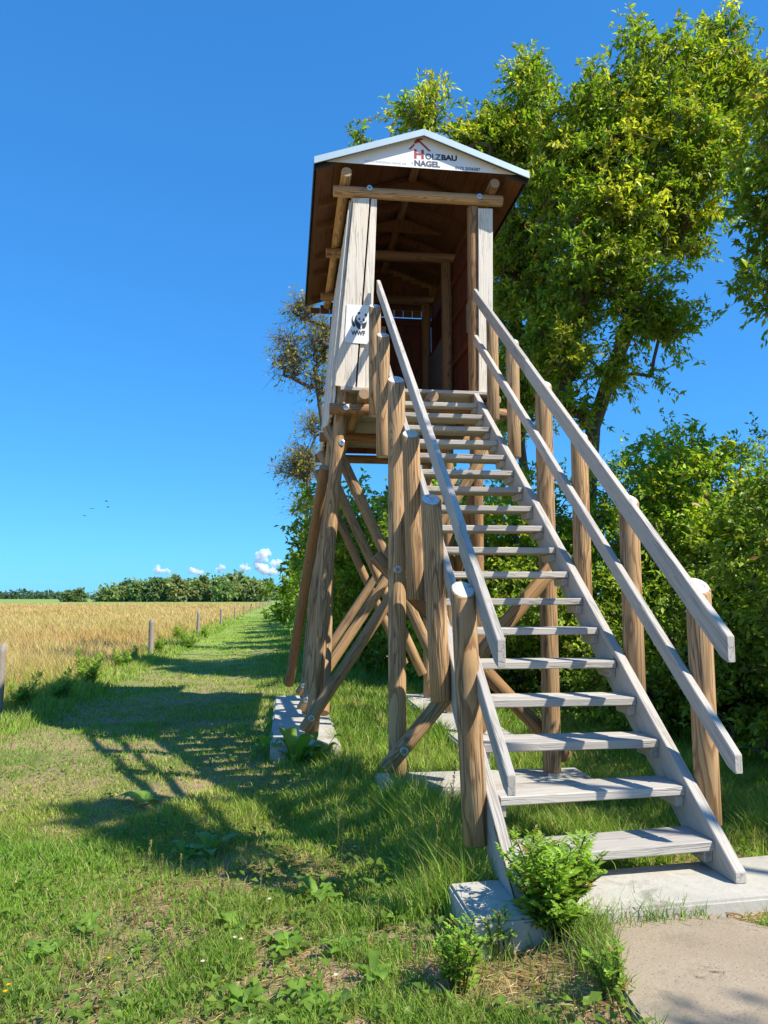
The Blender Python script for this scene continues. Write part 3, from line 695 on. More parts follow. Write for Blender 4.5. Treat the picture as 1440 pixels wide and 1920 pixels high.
# ================================================================== VEGETATION
def leaves_mesh(P, D, Nn, L, W, C):
    """folded leaves: P base, D direction, Nn normal, L length, W width, C colour -> verts, tris, colours"""
    n = len(P); S = np.cross(D, Nn); S /= np.linalg.norm(S, axis=1, keepdims=True) + 1e-9
    U = np.cross(S, D)
    mid = P + D * (L * 0.45)[:, None]
    lift = U * (W * 0.22)[:, None]
    v = np.empty((n, 4, 3), np.float32)
    v[:, 0] = P; v[:, 1] = mid + S * (W * 0.5)[:, None] + lift; v[:, 2] = mid - S * (W * 0.5)[:, None] + lift; v[:, 3] = P + D * L[:, None] - U * (L * 0.12)[:, None]
    b = np.arange(n)[:, None] * 4
    t = np.concatenate([b + np.array([[0, 1, 3]]), b + np.array([[0, 3, 2]])], 1).reshape(-1, 3)
    return v.reshape(-1, 3), t, np.repeat(C, 4, 0)
def unit(v): return v / (np.linalg.norm(v, axis=-1, keepdims=True) + 1e-9)
def tube_mesh(segs, sides=5):
    """segs: (p0,p1,r0,r1) arrays -> verts, tris"""
    p0, p1, r0, r1 = segs; n = len(p0); d = unit(p1 - p0)
    h = np.where(np.abs(d[:, 2:3]) > 0.9, np.array([[1.0, 0, 0]]), np.array([[0, 0, 1.0]]))
    a = unit(np.cross(d, h)); b = np.cross(d, a)
    v = np.empty((n, 2 * sides, 3), np.float32)
    for k in range(sides):
        c, s = math.cos(2 * math.pi * k / sides), math.sin(2 * math.pi * k / sides)
        o_ = a * c + b * s
        v[:, k] = p0 + o_ * r0[:, None]; v[:, sides + k] = p1 + o_ * r1[:, None]
    t = []
    for k in range(sides):
        k2 = (k + 1) % sides; t += [[k, k2, sides + k2], [k, sides + k2, sides + k]]
    t = (np.arange(n)[:, None, None] * 2 * sides + np.array(t)[None]).reshape(-1, 3)
    return v.reshape(-1, 3), t
def sample_ell(ells, n, g, shell=0.35):
    """points inside a union of ellipsoids (cx,cy,cz,rx,ry,rz), pushed towards their surface"""
    w = np.array([e[3] * e[4] * e[5] for e in ells]) ** (2 / 3.0); w /= w.sum(); out = []
    idx = g.choice(len(ells), n, p=w); E_ = np.array(ells)[idx]
    d = unit(g.normal(size=(n, 3))); r = g.random(n) ** shell
    return E_[:, :3] + d * r[:, None] * E_[:, 3:]
def grow(trunk, targets, g, droop=0.0):
    """connect every target to the nearest node of the growing skeleton -> nodes, parent index"""
    nodes = [np.array(trunk[0][:3])]; par = [-1]
    for p in trunk[1:]:
        a = nodes[-1]; b = np.array(p[:3]); m = max(1, int(np.linalg.norm(b - a) / 0.6)); base = len(nodes) - 1
        for k in range(1, m + 1):
            nodes.append(a + (b - a) * k / m + (g.normal(size=3) * 0.03 if k < m else 0)); par.append(len(nodes) - 2)
    ntr = len(nodes)
    arr = np.zeros((len(targets) * 5 + ntr + 5, 3)); arr[:ntr] = nodes; cnt = ntr
    parent = par[:]; depth = list(np.zeros(ntr))
    tips = []
    top = arr[ntr - 1]
    order = np.argsort(np.linalg.norm(targets - arr[ntr // 2], axis=1))
    pen = np.zeros(len(arr))
    pen[:max(1, int(ntr * 0.45))] = 2.0                # nothing grows from the foot of the trunk
    for i in order:
        t = targets[i]; dv = arr[:cnt] - t; dist = np.linalg.norm(dv, axis=1) + np.maximum(0, dv[:, 2]) * 0.8 + pen[:cnt]
        j = int(np.argmin(dist)); a = arr[j]; L = np.linalg.norm(t - a)
        m = 1 if L < 0.5 else (2 if L < 1.0 else (3 if L < 2 else 4))
        prev = j
        bow = g.normal(size=3) * 0.10 * L + np.array([0, 0, 0.10 * L])
        for k in range(1, m + 1):
            s = k / m; q = a + (t - a) * s + bow * (4 * s * (1 - s)) * 0.6
            arr[cnt] = q; parent.append(prev); prev = cnt; cnt += 1
        tips.append(prev)
    return arr[:cnt], np.array(parent), np.array(tips), ntr
def make_tree(name, base, trunk, ells, nclump, per, g, label, cat, group, cols, leafL=0.10, leafW=0.045, tw=0.42, rtip=0.007, trunk_r=None, shell=0.35, jitter=0.0, stems=None, twn=6, droop=0.25, expo=2.3, twigs=True):
    root = empty(name, base, label, cat, group)
    tg = sample_ell(ells, nclump, g, shell)
    if jitter: tg += g.normal(size=tg.shape) * jitter
    tg = tg[tg[:, 2] > base[2] + 0.15]
    nodes, par, tips, ntr = grow(trunk, tg, g)
    n = len(nodes); acc = np.zeros(n)
    acc[tips] += rtip ** expo
    for i in range(n - 1, 0, -1): acc[par[i]] += max(acc[i], rtip ** expo)
    rad = np.maximum(acc, rtip ** expo) ** (1 / expo)
    if trunk_r:
        sc = np.linspace(trunk_r, trunk_r * 0.6, ntr); rad[:ntr] = np.maximum(sc, 0)
        rad[ntr:] = np.minimum(rad[ntr:], trunk_r * 0.55)
    i1 = np.arange(1, n); p0 = nodes[par[i1]]; p1 = nodes[i1]
    rr0 = np.minimum(rad[par[i1]], rad[i1] * 1.35); rr0[:ntr - 1] = rad[par[i1]][:ntr - 1]
    segs = [p0, p1, rr0, rad[i1]]
    # twigs carrying the leaves
    tc_ = nodes[tips]; nt_ = len(tc_)
    base_dir = unit(tc_ - nodes[par[tips]])
    td = unit(base_dir[:, None, :] * 0.7 + g.normal(size=(nt_, twn, 3)) * 0.75 + np.array([0, 0, 0.15]))
    tl = tw * (0.5 + g.random((nt_, twn)))
    q0 = np.repeat(tc_[:, None, :], twn, 1); q1 = q0 + td * tl[..., None] - np.array([0, 0, 1.0]) * (tl[..., None] ** 2) * droop
    tw_r = np.full(nt_ * twn, rtip * 0.55)
    sv1, st1 = tube_mesh(segs, 6); sv2, st2 = tube_mesh([q0.reshape(-1, 3), q1.reshape(-1, 3), tw_r, tw_r * 0.5], 3)
    if twigs: sv1, st1 = np.concatenate([sv1, sv2]), np.concatenate([st1, st2 + len(sv1)])
    np_mesh('trunk', sv1, st1, M['bark'], None, root, True)
    m = max(1, per // twn)
    s = 0.15 + 0.9 * g.random((nt_, twn, m))
    lp = q0[:, :, None, :] + (q1 - q0)[:, :, None, :] * s[..., None]
    ld = unit(td[:, :, None, :] * 0.6 + g.normal(size=lp.shape) * 0.75 + np.array([0, 0, -0.35]))
    lp = lp + g.normal(size=lp.shape) * 0.02
    ln = unit(g.normal(size=lp.shape) * 0.65 + np.array([0.25, -0.15, 1.0]))
    k = nt_ * twn * m
    c1, c2, c3 = (np.array(c) for c in cols)
    clump_t = np.repeat(g.random(nt_), twn * m)[:, None]; lf = g.random(k)[:, None]
    C = c1 * (1 - lf) + c2 * lf
    fresh = np.clip((clump_t - 0.62) * 2.4, 0, 1) * (0.5 + 0.5 * np.repeat(s.reshape(-1), 1)[:, None])
    C = C * (1 - fresh) + c3 * fresh
    C = C * (0.65 + 0.7 * g.random(k)[:, None]) * np.repeat(0.75 + 0.5 * g.random(nt_), twn * m)[:, None]
    sick = g.random(k)[:, None] < (0.03 if leafL < 0.4 else 0.0); C = np.where(sick, np.array([0.36, 0.22, 0.07]), C)
    LL = leafL * (0.45 + 1.05 * g.random(k)); WW = LL * leafW / leafL
    lv, lt, lc = leaves_mesh(lp.reshape(-1, 3), ld.reshape(-1, 3), ln.reshape(-1, 3), LL, WW, C)
    np_mesh('crown', lv, lt, M['leaf'], lc, root)
    return root
def E_(px, py, rx, ry, Y, dep=None):
    """crown lobe seen at a pixel, standing at depth Y; radii in photograph pixels turned to metres at that depth"""
    c = onY(px, py, Y); k = (c - C0).length / FPX
    rx = max(rx * 0.5, rx - 26); ry = max(ry * 0.5, ry - 26)               # twigs reach beyond the lobe
    return (c.x, c.y, c.z, rx * k, (dep if dep else (rx + ry) * 0.5 * k), ry * k)
GREEN = ((0.14, 0.255, 0.024), (0.26, 0.38, 0.035), (0.60, 0.60, 0.06))
GREEN2 = ((0.20, 0.34, 0.032), (0.35, 0.50, 0.046), (0.56, 0.60, 0.065))
OLIVE = ((0.20, 0.23, 0.04), (0.33, 0.32, 0.06), (0.50, 0.40, 0.08))
DARKG = ((0.13, 0.225, 0.026), (0.22, 0.33, 0.036), (0.36, 0.45, 0.06))
g1 = np.random.default_rng(3)
# big ash-leaved tree behind the stairs
Yt = 13.4
b0 = onY(1098, 1175, Yt)
tr = [(b0.x, Yt, -0.2), (*onY(1105, 900, Yt),), (*onY(1112, 800, Yt),), (*onY(1150, 690, Yt - 0.2),), (*onY(1190, 560, Yt - 0.2),), (*onY(1215, 400, Yt - 0.2),), (*onY(1235, 260, Yt),)]
ells = [E_(1200, 330, 150, 170, Yt), E_(1265, 170, 120, 95, Yt), E_(1130, 470, 120, 130, Yt - 0.5), E_(1330, 240, 85, 140, Yt), E_(1215, 600, 80, 90, Yt - 0.6), E_(1120, 250, 90, 110, Yt),
        E_(1195, 75, 18, 40, Yt, 0.3), E_(1345, 60, 28, 50, Yt, 0.4), E_(1150, 690, 60, 60, Yt - 0.8), E_(1075, 590, 70, 80, Yt - 0.2), E_(1390, 150, 50, 80, Yt), E_(1040, 330, 60, 120, Yt), E_(1270, 430, 60, 90, Yt), E_(1040, 660, 80, 80, Yt - 0.3), E_(1080, 760, 70, 60, Yt - 0.3)]
make_tree('ash_leaved_tree', (b0.x, Yt, -0.14), tr, ells, 860, 120, g1, 'big leafy tree with yellow-green shoots and leaning dark trunk behind the handrail', 'tree', None, GREEN, 0.108, 0.044, 0.42, 0.0085, 0.17, jitter=0.12)
# slimmer tree between it and the cabin
Yt = 15.0; b0 = onY(985, 1165, Yt)
tr = [(b0.x, Yt, -0.2), (*onY(985, 900, Yt),), (*onY(978, 700, Yt),), (*onY(965, 520, Yt),), (*onY(960, 380, Yt),)]
ells = [E_(985, 260, 75, 120, Yt), E_(900, 270, 75, 65, Yt), E_(1010, 480, 60, 130, Yt), E_(950, 600, 55, 130, Yt), E_(800, 205, 35, 30, Yt, 0.6), E_(757, 200, 16, 38, Yt, 0.3), E_(870, 330, 80, 50, Yt), E_(1010, 720, 60, 110, Yt), E_(690, 256, 22, 6, Yt, 0.3), E_(985, 140, 30, 40, Yt, 0.4), E_(955, 760, 60, 90, Yt), E_(950, 450, 50, 90, Yt), E_(1040, 620, 60, 120, Yt)]
make_tree('ash_leaved_tree', (b0.x, Yt, -0.14), tr, ells, 560, 102, g1, 'slender many-branched tree rising between the cabin roof and the big tree', 'tree', None, GREEN, 0.112, 0.045, 0.42, 0.0085, 0.11, jitter=0.12)
# tree at the right edge, its drooping branches hang into the view
tr = [(8.6, 10.5, -0.2), (8.5, 10.4, 3.0), (8.3, 10.3, 5.5), (8.1, 10.2, 8.0)]
ells = [E_(1445, 330, 60, 110, 10.0), (8.6, 10.2, 8.6, 1.4, 1.6, 1.6), (7.9, 10.2, 6.6, 1.0, 1.2, 1.3), E_(1425, 540, 22, 70, 10.0, 0.4), E_(1440, 200, 45, 70, 10.0)]
make_tree('dark_leaved_tree', (8.6, 10.5, -0.14), tr, ells, 260, 100, g1, 'tree whose drooping leafy branches hang against the sky beyond the stair rail', 'tree', None, GREEN, 0.12, 0.05, 0.42, 0.007, 0.13)
# sparse tree behind the cabin on the path side
Yt = 21.0; b0 = (2.2, Yt, -0.2)
tr = [b0, (1.8, Yt, 2.5), (*onY(606, 800, Yt),), (*onY(590, 690, Yt),)]
ells = [E_(570, 580, 45, 40, Yt), E_(545, 680, 50, 55, Yt), E_(600, 640, 40, 70, Yt), E_(540, 640, 45, 20, Yt), E_(600, 720, 45, 40, Yt)]
make_tree('thin_crowned_tree', (2.2, Yt, -0.14), tr, ells, 300, 10, g1, 'thin-crowned olive tree with bare twigs showing beside the cabin wall', 'tree', None, OLIVE, 0.12, 0.05, 0.5, 0.008, 0.12)
Yt = 25.0
tr = [(1.9, Yt, -0.2), (1.6, Yt, 2.0), (*onY(590, 960, Yt),), (*onY(578, 880, Yt),)]
ells = [E_(570, 870, 45, 60, Yt), E_(545, 880, 45, 25, Yt), E_(590, 800, 30, 40, Yt), E_(575, 950, 40, 30, Yt)]
make_tree('thin_crowned_tree', (1.9, Yt, -0.14), tr, ells, 230, 8, g1, 'half-bare twiggy tree low beside the outermost tower leg', 'tree', None, OLIVE, 0.13, 0.055, 0.6, 0.008, 0.10)
print('trees', round(time.time() - T0, 1))

# hedge of separate shrubs
def shrub(x, y, h, w, n, per, cols, label, group, leafL=0.10, name='hedge_shrub', shell=0.45):
    zb = gzf(x, y); g = np.random.default_rng(int(abs(x * 131 + y * 17)) + 5)
    ells = [(x, y, zb + h * 0.45, w, w, h * 0.5), (x + g.normal() * w * 0.4, y + g.normal() * w * 0.4, zb + h * 0.7, w * 0.7, w * 0.7, h * 0.32), (x + g.normal() * w * 0.5, y + g.normal() * w * 0.5, zb + h * 0.25, w * 0.95, w * 0.95, h * 0.28)]
    tr = [(x, y, zb - 0.1), (x + 0.05, y, zb + 0.35), (x, y + 0.05, zb + h * 0.45)]
    return make_tree(name, (x, y, zb), tr, ells, n, per, g, label, 'shrub', group, cols, leafL, leafL * 0.5, 0.36, 0.006, 0.045, shell, 0.08, twigs=False)
HG = 'shrubs of the hedge beside the tower'
HL = 'tall bright yellow-green hedge shrub growing behind the stairs'
for (x, y, h, w, n, c) in ((5.3, 11.4, 3.9, 1.25, 330, GREEN2), (4.0, 12.6, 3.7, 1.2, 300, GREEN2), (6.7, 10.4, 4.2, 1.3, 330, GREEN2), (5.0, 8.6, 2.3, 0.8, 170, DARKG), (3.2, 13.6, 3.6, 1.2, 240, GREEN2), (6.0, 9.2, 3.0, 0.9, 200, DARKG),
                        (8.0, 9.2, 4.6, 1.4, 300, DARKG), (7.3, 7.9, 3.4, 1.1, 220, DARKG), (4.3, 10.4, 1.9, 0.75, 130, DARKG), (3.5, 11.6, 1.7, 0.7, 120, DARKG), (5.6, 7.6, 1.9, 0.7, 130, DARKG), (6.2, 12.4, 4.4, 1.3, 220, GREEN2), (4.9, 6.3, 3.3, 0.75, 150, DARKG), (4.75, 5.1, 3.1, 0.75, 130, DARKG), (4.6, 3.9, 2.9, 0.7, 120, DARKG), (5.2, 7.3, 3.3, 0.8, 120, DARKG), (4.0, 8.2, 0.9, 0.5, 60, DARKG), (4.15, 9.2, 1.2, 0.6, 70, DARKG)):
    lab, grp = ('low dark shrub at the foot of the hedge behind the stairs', 'low shrubs at the foot of the hedge') if h < 2.4 else (('tall dark green hedge shrub on the stair side of the hedge', 'dark tall shrubs of the hedge') if c is DARKG else (HL, HG))
    shrub(x, y, h, w, n, 90, c, lab, grp, 0.06 + 0.04 * random.random())
HG2 = 'shrubs of the hedgerow along the grass track'
HL2 = 'dark green hedgerow shrub growing along the grass track behind the tower'
hy = 15.2; k = 0
for (x, y, h, w, n) in ((2.9, 15.4, 3.8, 1.3, 230), (1.9, 17.0, 4.2, 1.3, 240), (3.6, 17.0, 5.0, 1.6, 220), (1.75, 19.6, 4.2, 1.2, 220), (2.6, 22.0, 4.6, 1.5, 180), (1.75, 24.8, 4.0, 1.3, 180), (2.3, 28.0, 4.8, 1.5, 150), (1.95, 31.5, 4.4, 1.4, 140), (2.3, 35.5, 5.0, 1.7, 140), (2.2, 40, 5.0, 1.8, 130), (2.3, 46, 5.2, 2.0, 130), (2.2, 53, 5.6, 2.0, 120), (2.6, 61, 6, 2.4, 120), (2.8, 71, 6, 2.6, 120), (3.2, 84, 6.5, 3.0, 120), (3.6, 100, 7, 3.6, 120)):
    big = 1 + max(0, (y - 20)) / 26
    shrub(x, y, h, w, n, 48, GREEN if k % 2 else DARKG, 'yellow-green hedgerow shrub growing along the grass track behind the tower' if k % 2 else HL2, 'light shrubs of the hedgerow along the grass track' if k % 2 else HG2, 0.13 * big); k += 1
# the trees that shade the slab: behind the photographer to the right
tr = [(8.0, -3.0, -0.1), (7.8, -2.9, 2.5), (7.4, -2.5, 5.0), (6.9, -2.0, 6.2)]
ells = [(6.6, -1.80, 6.6, 0.70, 0.40, 0.50), (8.0, -3.0, 7.4, 1.1, 0.8, 0.9)]
sx_, sy_ = SUN.x / SUN.z, SUN.y / SUN.z; k7 = 7.0
make_tree('ash_leaved_tree', (6.9, 0.2, -0.05), [(6.9, 0.2, -0.1), (6.7, 0.3, 3.0), (6.0, 0.6, 5.8), (5.0, 0.9, 6.9)], [(gx + sx_ * k7, gy_ + sy_ * k7, k7 - 0.15, 0.24, 0.24, 0.2) for gx, gy_ in ((-0.52, 5.25), (-0.90, 5.85), (-1.3, 6.4))], 50, 60, g1, 'leafy tree beside the stair foot, out of view, whose branch shades the grass', 'tree', None, GREEN, 0.11, 0.05, 0.22, 0.006, 0.06)
make_tree('ash_leaved_tree', (8.0, -3.0, -0.05), tr, ells, 120, 90, g1, 'leafy tree outside the view whose shade falls on the slab', 'tree', None, GREEN, 0.14, 0.055, 0.45, 0.008, 0.14)
print('hedge', round(time.time() - T0, 1))

# far trees across the field
FT = 'trees of the wood across the dry field'
def far_tree(px, top, wpx, Y, n, cols, label, group, g, name='far_tree'):
    b = onY(px, 1130, Y); zb = -0.3; t = onY(px, top, Y).z; k = Y / FPX; w = wpx * k
    h = t - zb
    ells = [(b.x, Y, zb + h * 0.62, w, w, h * 0.38), (b.x + g.normal() * w * 0.4, Y, zb + h * 0.4, w * 0.9, w, h * 0.36), (b.x + g.normal() * w * 0.3, Y - w * 0.3, zb + h * 0.22, w * 0.8, w, h * 0.22)]
    tr = [(b.x, Y, zb - 0.3), (b.x, Y, zb + h * 0.3), (b.x, Y, zb + h * 0.7)]
    make_tree(name, (b.x, Y, zb), tr, ells, n, 42, g, label, 'tree', group, cols, 0.0042 * Y, 0.0030 * Y, 0.006 * Y, 0.05, 0.3, 0.4, 0, None, 6, 0.02, twigs=False)
gf = np.random.default_rng(21)
FARC_HAZE = (((0.16, 0.25, 0.11), (0.25, 0.35, 0.15), (0.32, 0.41, 0.17)), ((0.18, 0.24, 0.11), (0.27, 0.33, 0.15), (0.34, 0.37, 0.16)), ((0.12, 0.20, 0.10), (0.20, 0.28, 0.13), (0.24, 0.32, 0.14)))  # leaf tones paled and blued, distance haze put into the colour
px = 206
tops = [(206, 1108), (222, 1100), (240, 1094), (258, 1092), (276, 1096), (294, 1088), (312, 1086), (330, 1086), (348, 1094), (364, 1088), (380, 1086), (398, 1090), (414, 1084), (430, 1078), (446, 1080), (462, 1086), (478, 1090), (494, 1090)]
for i, (px, tp) in enumerate(tops):
    far_tree(px, tp, 11 + 3 * gf.random(), 290 + 30 * gf.random(), 75, FARC_HAZE[i % 3], 'broad green tree in the wood across the dry field', FT, gf)
for px, tp, w in ((128, 1115, 5), (146, 1111, 6), (137, 1119, 5)):
    far_tree(px, tp, w, 300, 30, FARC_HAZE[2], 'small tree standing apart left of the wood on the field edge', 'three small trees on the field edge', gf)
for px, tp in ((508, 1112), (520, 1113), (533, 1111), (545, 1110)):
    far_tree(px, tp, 9, 420, 30, FARC_HAZE[0], 'low tree beyond the end of the grass track', 'low trees at the far end of the track', gf)
# low distant woodland line: nobody could count it
gq = np.random.default_rng(5); n = 9000
fx = gq.uniform(-700, 260, n); fyy = gq.uniform(760, 800, n)
fh = 1.5 + 7.0 * vnoise(fx, fx * 0, 60, 2) * (0.5 + vnoise(fx, fx * 0, 14, 3))
P_ = np.stack([fx, fyy, -0.3 + fh * gq.random(n)], 1)
D_ = unit(gq.normal(size=(n, 3)) + np.array([0, 0, 0.3])); Nn = unit(gq.normal(size=(n, 3)))
lv, lt, lc = leaves_mesh(P_, D_, Nn, 3.0 + 2 * gq.random(n), 2.2 + gq.random(n), np.array([0.10, 0.16, 0.10]) * (0.7 + 0.6 * gq.random((n, 1))))
tag(np_mesh('distant_woodland', lv, lt, M['leaf'], lc), 'thin dark line of woodland on the horizon beyond the field', 'woodland', None, 'stuff')
print('far', round(time.time() - T0, 1))

# ------------------------------------------------------------------ grass
hx = math.tan(0.4 + 0.06)                                  # a little more than half the horizontal view
def in_view(x, y, m=0.5):
    r = x * math.cos(YAW) - y * math.sin(YAW); f = x * math.sin(YAW) + y * math.cos(YAW)
    return (f > 2.2) & (np.abs(r) < f * 0.52 + m)
FOOT = [[(0.76, 3.16), (2.75, 3.29), (2.72, 3.79), (0.75, 3.58)], [(0.74, 5.86), (2.45, 5.86), (2.45, 6.42), (0.74, 6.42)], [(-0.13, 7.86), (0.57, 7.86), (0.57, 11.75), (-0.13, 11.75)], [(1.75, 7.86), (2.45, 7.86), (2.45, 11.75), (1.75, 11.75)], [(p.x, p.y) for p in slab_poly]]
def inside(x, y, poly):
    r = np.zeros(len(x), bool); j = len(poly) - 1
    for i in range(len(poly)):
        xi, yi = poly[i]; xj, yj = poly[j]
        if yi != yj: r ^= ((yi > y) != (yj > y)) & (x < (xj - xi) * (y - yi) / (yj - yi) + xi)
        j = i
    return r
def blades(name, x, y, h, w, C, mat, lean=0.35, wind=(0, 0), g=rng):
    n = len(x); z = gz(x, y) - 0.01
    a = g.random(n) * 2 * math.pi; sx, sy = np.cos(a), np.sin(a)
    b = g.random(n) * 2 * math.pi; ln = lean * h * (0.3 + g.random(n)); lx_, ly_ = np.cos(b) * ln + wind[0] * h, np.sin(b) * ln + wind[1] * h
    v = np.empty((n, 5, 3), np.float32); hw = w * 0.5
    for k, (s, t, ws) in enumerate(((1, 0, 1), (-1, 0, 1), (1, 0.55, 0.75), (-1, 0.55, 0.75), (0, 1, 0))):
        q = t * t
        v[:, k, 0] = x + s * sx * hw * ws + lx_ * q; v[:, k, 1] = y + s * sy * hw * ws + ly_ * q
        v[:, k, 2] = z + h * (t - 0.25 * lean * q)
    t = (np.arange(n)[:, None, None] * 5 + np.array([[0, 1, 3], [0, 3, 2], [2, 3, 4]])[None]).reshape(-1, 3)
    return v.reshape(-1, 3), t, np.repeat(C, 5, 0)
def scatter(n, y0, y1, xlo, xhi, g, p=1.0):
    """points with density falling off with distance (constant number per picture area)"""
    u = g.random(n); y = y0 * (y1 / y0) ** u
    x = xlo + (xhi - xlo) * g.random(n)
    return x, y
g = np.random.default_rng(77)
n = 560000
u = g.random(n); yq = 2.35 * (70 / 2.35) ** u
xq = -yq * 0.42 - 0.8 + (yq * 1.16 + 1.6) * g.random(n)
yx = 2.35 * (6.5 / 2.35) ** g.random(190000); xx_ = -yx * 0.42 - 0.8 + (yx * 1.16 + 1.6) * g.random(len(yx))
xq = np.concatenate([xq, xx_]); yq = np.concatenate([yq, yx])
pe = []                                                     # tufts creeping along the concrete edges
for poly in FOOT:
    for (xa, ya), (xb, yb) in zip(poly, poly[1:] + poly[:1]):
        Lp = math.hypot(xb - xa, yb - ya); m_ = int(min(Lp, 3) * 520); tt = g.random(m_); tt = tt[vnoise(tt * Lp, tt * 0 + xa, 0.18, 7) > 0.42]
        pe.append(np.stack([xa + (xb - xa) * tt + g.normal(size=len(tt)) * 0.03, ya + (yb - ya) * tt + g.normal(size=len(tt)) * 0.03], 1))
pe = np.concatenate(pe); npe = len(pe)
ok = in_view(xq, yq, 0.6) & (xq > -4.6) & (xq < np.where(yq < 12, 6.5, np.where(yq < 16, 4.0, 1.6)))
xq, yq = xq[ok], yq[ok]
for poly in FOOT:
    k_ = ~inside(xq, yq, poly); xq, yq = xq[k_], yq[k_]
bare = fbm(xq, yq, 0.9, 31); bare2 = vnoise(xq, yq, 0.25, 14)
frontb = 1 - sstep(4.0, 6.5, yq + np.maximum(0, -xq - 0.5) * 2.2)
keep = g.random(len(xq)) > np.clip((bare * 0.7 + bare2 * 0.3 - 0.40 + 0.075 * (1 - sstep(3.2, 4.3, yq)) * (1 - sstep(0.5, 0.9, xq))) * 7.0, 0, 0.95) * (0.15 + 0.85 * frontb)
xq, yq, bare = xq[keep], yq[keep], bare[keep]
frontb = frontb[keep]
xq = np.concatenate([xq, pe[:, 0]]); yq = np.concatenate([yq, pe[:, 1]]); bare = np.concatenate([bare, np.full(npe, 0.3)]); frontb = np.concatenate([frontb, np.zeros(npe)])
d = np.hypot(xq, yq)
mow = sstep(0.1, -0.8, xq) * sstep(4.5, 7.0, yq) * sstep(-3.45, -2.95, xq)      # the mown track
tall = fbm(xq, yq, 0.6, 51)
edge_ = sstep(-3.1, -3.6, xq)                                                 # rank growth along the fence
under = sstep(0.0, 0.6, xq) * sstep(4.2, 5.0, yq)
h = (0.05 + 0.10 * np.clip(tall - 0.3, 0, 1) ** 1.2 * 1.6) * (1 - 0.35 * mow) + 0.13 * edge_ * (0.3 + tall) + under * 0.09 * (0.3 + tall)
side = sstep(0.5, 0.85, xq) * (1 - sstep(0.95, 1.15, xq)) * sstep(3.2, 3.6, yq) * (1 - sstep(5.5, 6.5, yq))
h += side * 0.22 * g.random(len(xq))
h[-npe:] += 0.015
tuft = np.clip((vnoise(xq, yq, 0.22, 121) - 0.62) * 5, 0, 1) * np.clip(vnoise(xq, yq, 1.1, 122) * 2 - 0.5, 0, 1)
h += tuft * 0.11 * (1 - mow) * (1 - edge_) * (0.35 + 0.65 * sstep(3.2, 4.6, yq))
h *= 1 - 0.3 * (1 - sstep(3.0, 4.2, yq)) * (1 - sstep(0.4, 0.8, xq))
h *= 0.55 + 0.9 * g.random(len(xq))
w = (0.0036 + 0.0022 * g.random(len(xq))) * np.maximum(1.0, d / 4.2) ** 0.92
cg = fbm(xq, yq, 1.3, 61)[:, None]; rnd = g.random((len(xq), 1))
C = np.array([0.12, 0.25, 0.028]) * (1 - cg) + np.array([0.26, 0.44, 0.05]) * cg
yel = np.clip((fbm(xq, yq, 2.3, 71) - 0.42) * 3, 0, 1)[:, None] * (0.35 + 0.45 * mow[:, None])
C = C * (1 - yel) + np.array([0.42, 0.47, 0.09]) * yel
C = C * (1 - 0.6 * edge_[:, None]) + np.array([0.36, 0.46, 0.09]) * 0.6 * edge_[:, None]
straw = (rnd < 0.10 + 0.40 * np.clip(bare[:, None] - 0.4, 0, 1) * 2 * frontb[:, None])
C = np.where(straw, np.array([0.46, 0.36, 0.17]), C) * (0.7 + 0.6 * g.random((len(xq), 1)))
v, t, c = blades('lawn', xq, yq, h, w, C, None, 0.55, (0, 0), g)
print('lawn blades', len(xq))
tag(np_mesh('lawn_grass', v, t, M['blade'], c), 'short green grass of the track and the ground round the tower', 'grass', None, 'stuff')
# dry meadow
n = 150000
u = g.random(n); yq = 11.0 * (215 / 11.0) ** u
xq = -4.0 - g.random(n) * (yq * 0.62 + 1.0)
ok = in_view(xq, yq, 1.0); xq, yq = xq[ok], yq[ok]; d = np.hypot(xq, yq)
edge_ = sstep(-4.0, -5.0, xq + (fbm(xq, yq, 1.2, 15) - 0.5))
hm = (0.30 + 0.55 * fbm(xq, yq, 2.5, 81)) * (0.5 + 0.6 * g.random(len(xq))) * (0.6 + 0.4 * edge_)
wm = 0.0045 * np.maximum(1, d / 5.5) ** 0.95 * (0.7 + 0.6 * g.random(len(xq)))
hm = np.where(d > 60, hm * 0.8, hm)
cg = fbm(xq, yq, 7.0, 91)[:, None]; r_ = g.random((len(xq), 1))
C = np.array([0.42, 0.295, 0.115]) * (1 - r_) + np.array([0.64, 0.50, 0.24]) * r_
rb = np.clip((fbm(xq, yq, 4.0, 95)[:, None] - 0.5) * 3.5, 0, 1); C = C * (1 - rb * np.array([0.12, 0.28, 0.38]))
gm = (g.random((len(xq), 1)) < 0.12 + 0.55 * np.clip(cg - 0.5, 0, 1) * 2 + 0.6 * (1 - edge_[:, None]))
C = np.where(gm, np.array([0.34, 0.36, 0.08]) * (0.7 + 0.6 * r_), C)
v, t, c = blades('meadow', xq, yq, hm, wm, C, None, 0.45, (-0.12, 0.05), g)
tag(np_mesh('meadow_grass', v, t, M['straw'], c), 'tall dry golden grass of the field behind the fence posts', 'grass', None, 'stuff')
print('meadow', len(xq), round(time.time() - T0, 1))
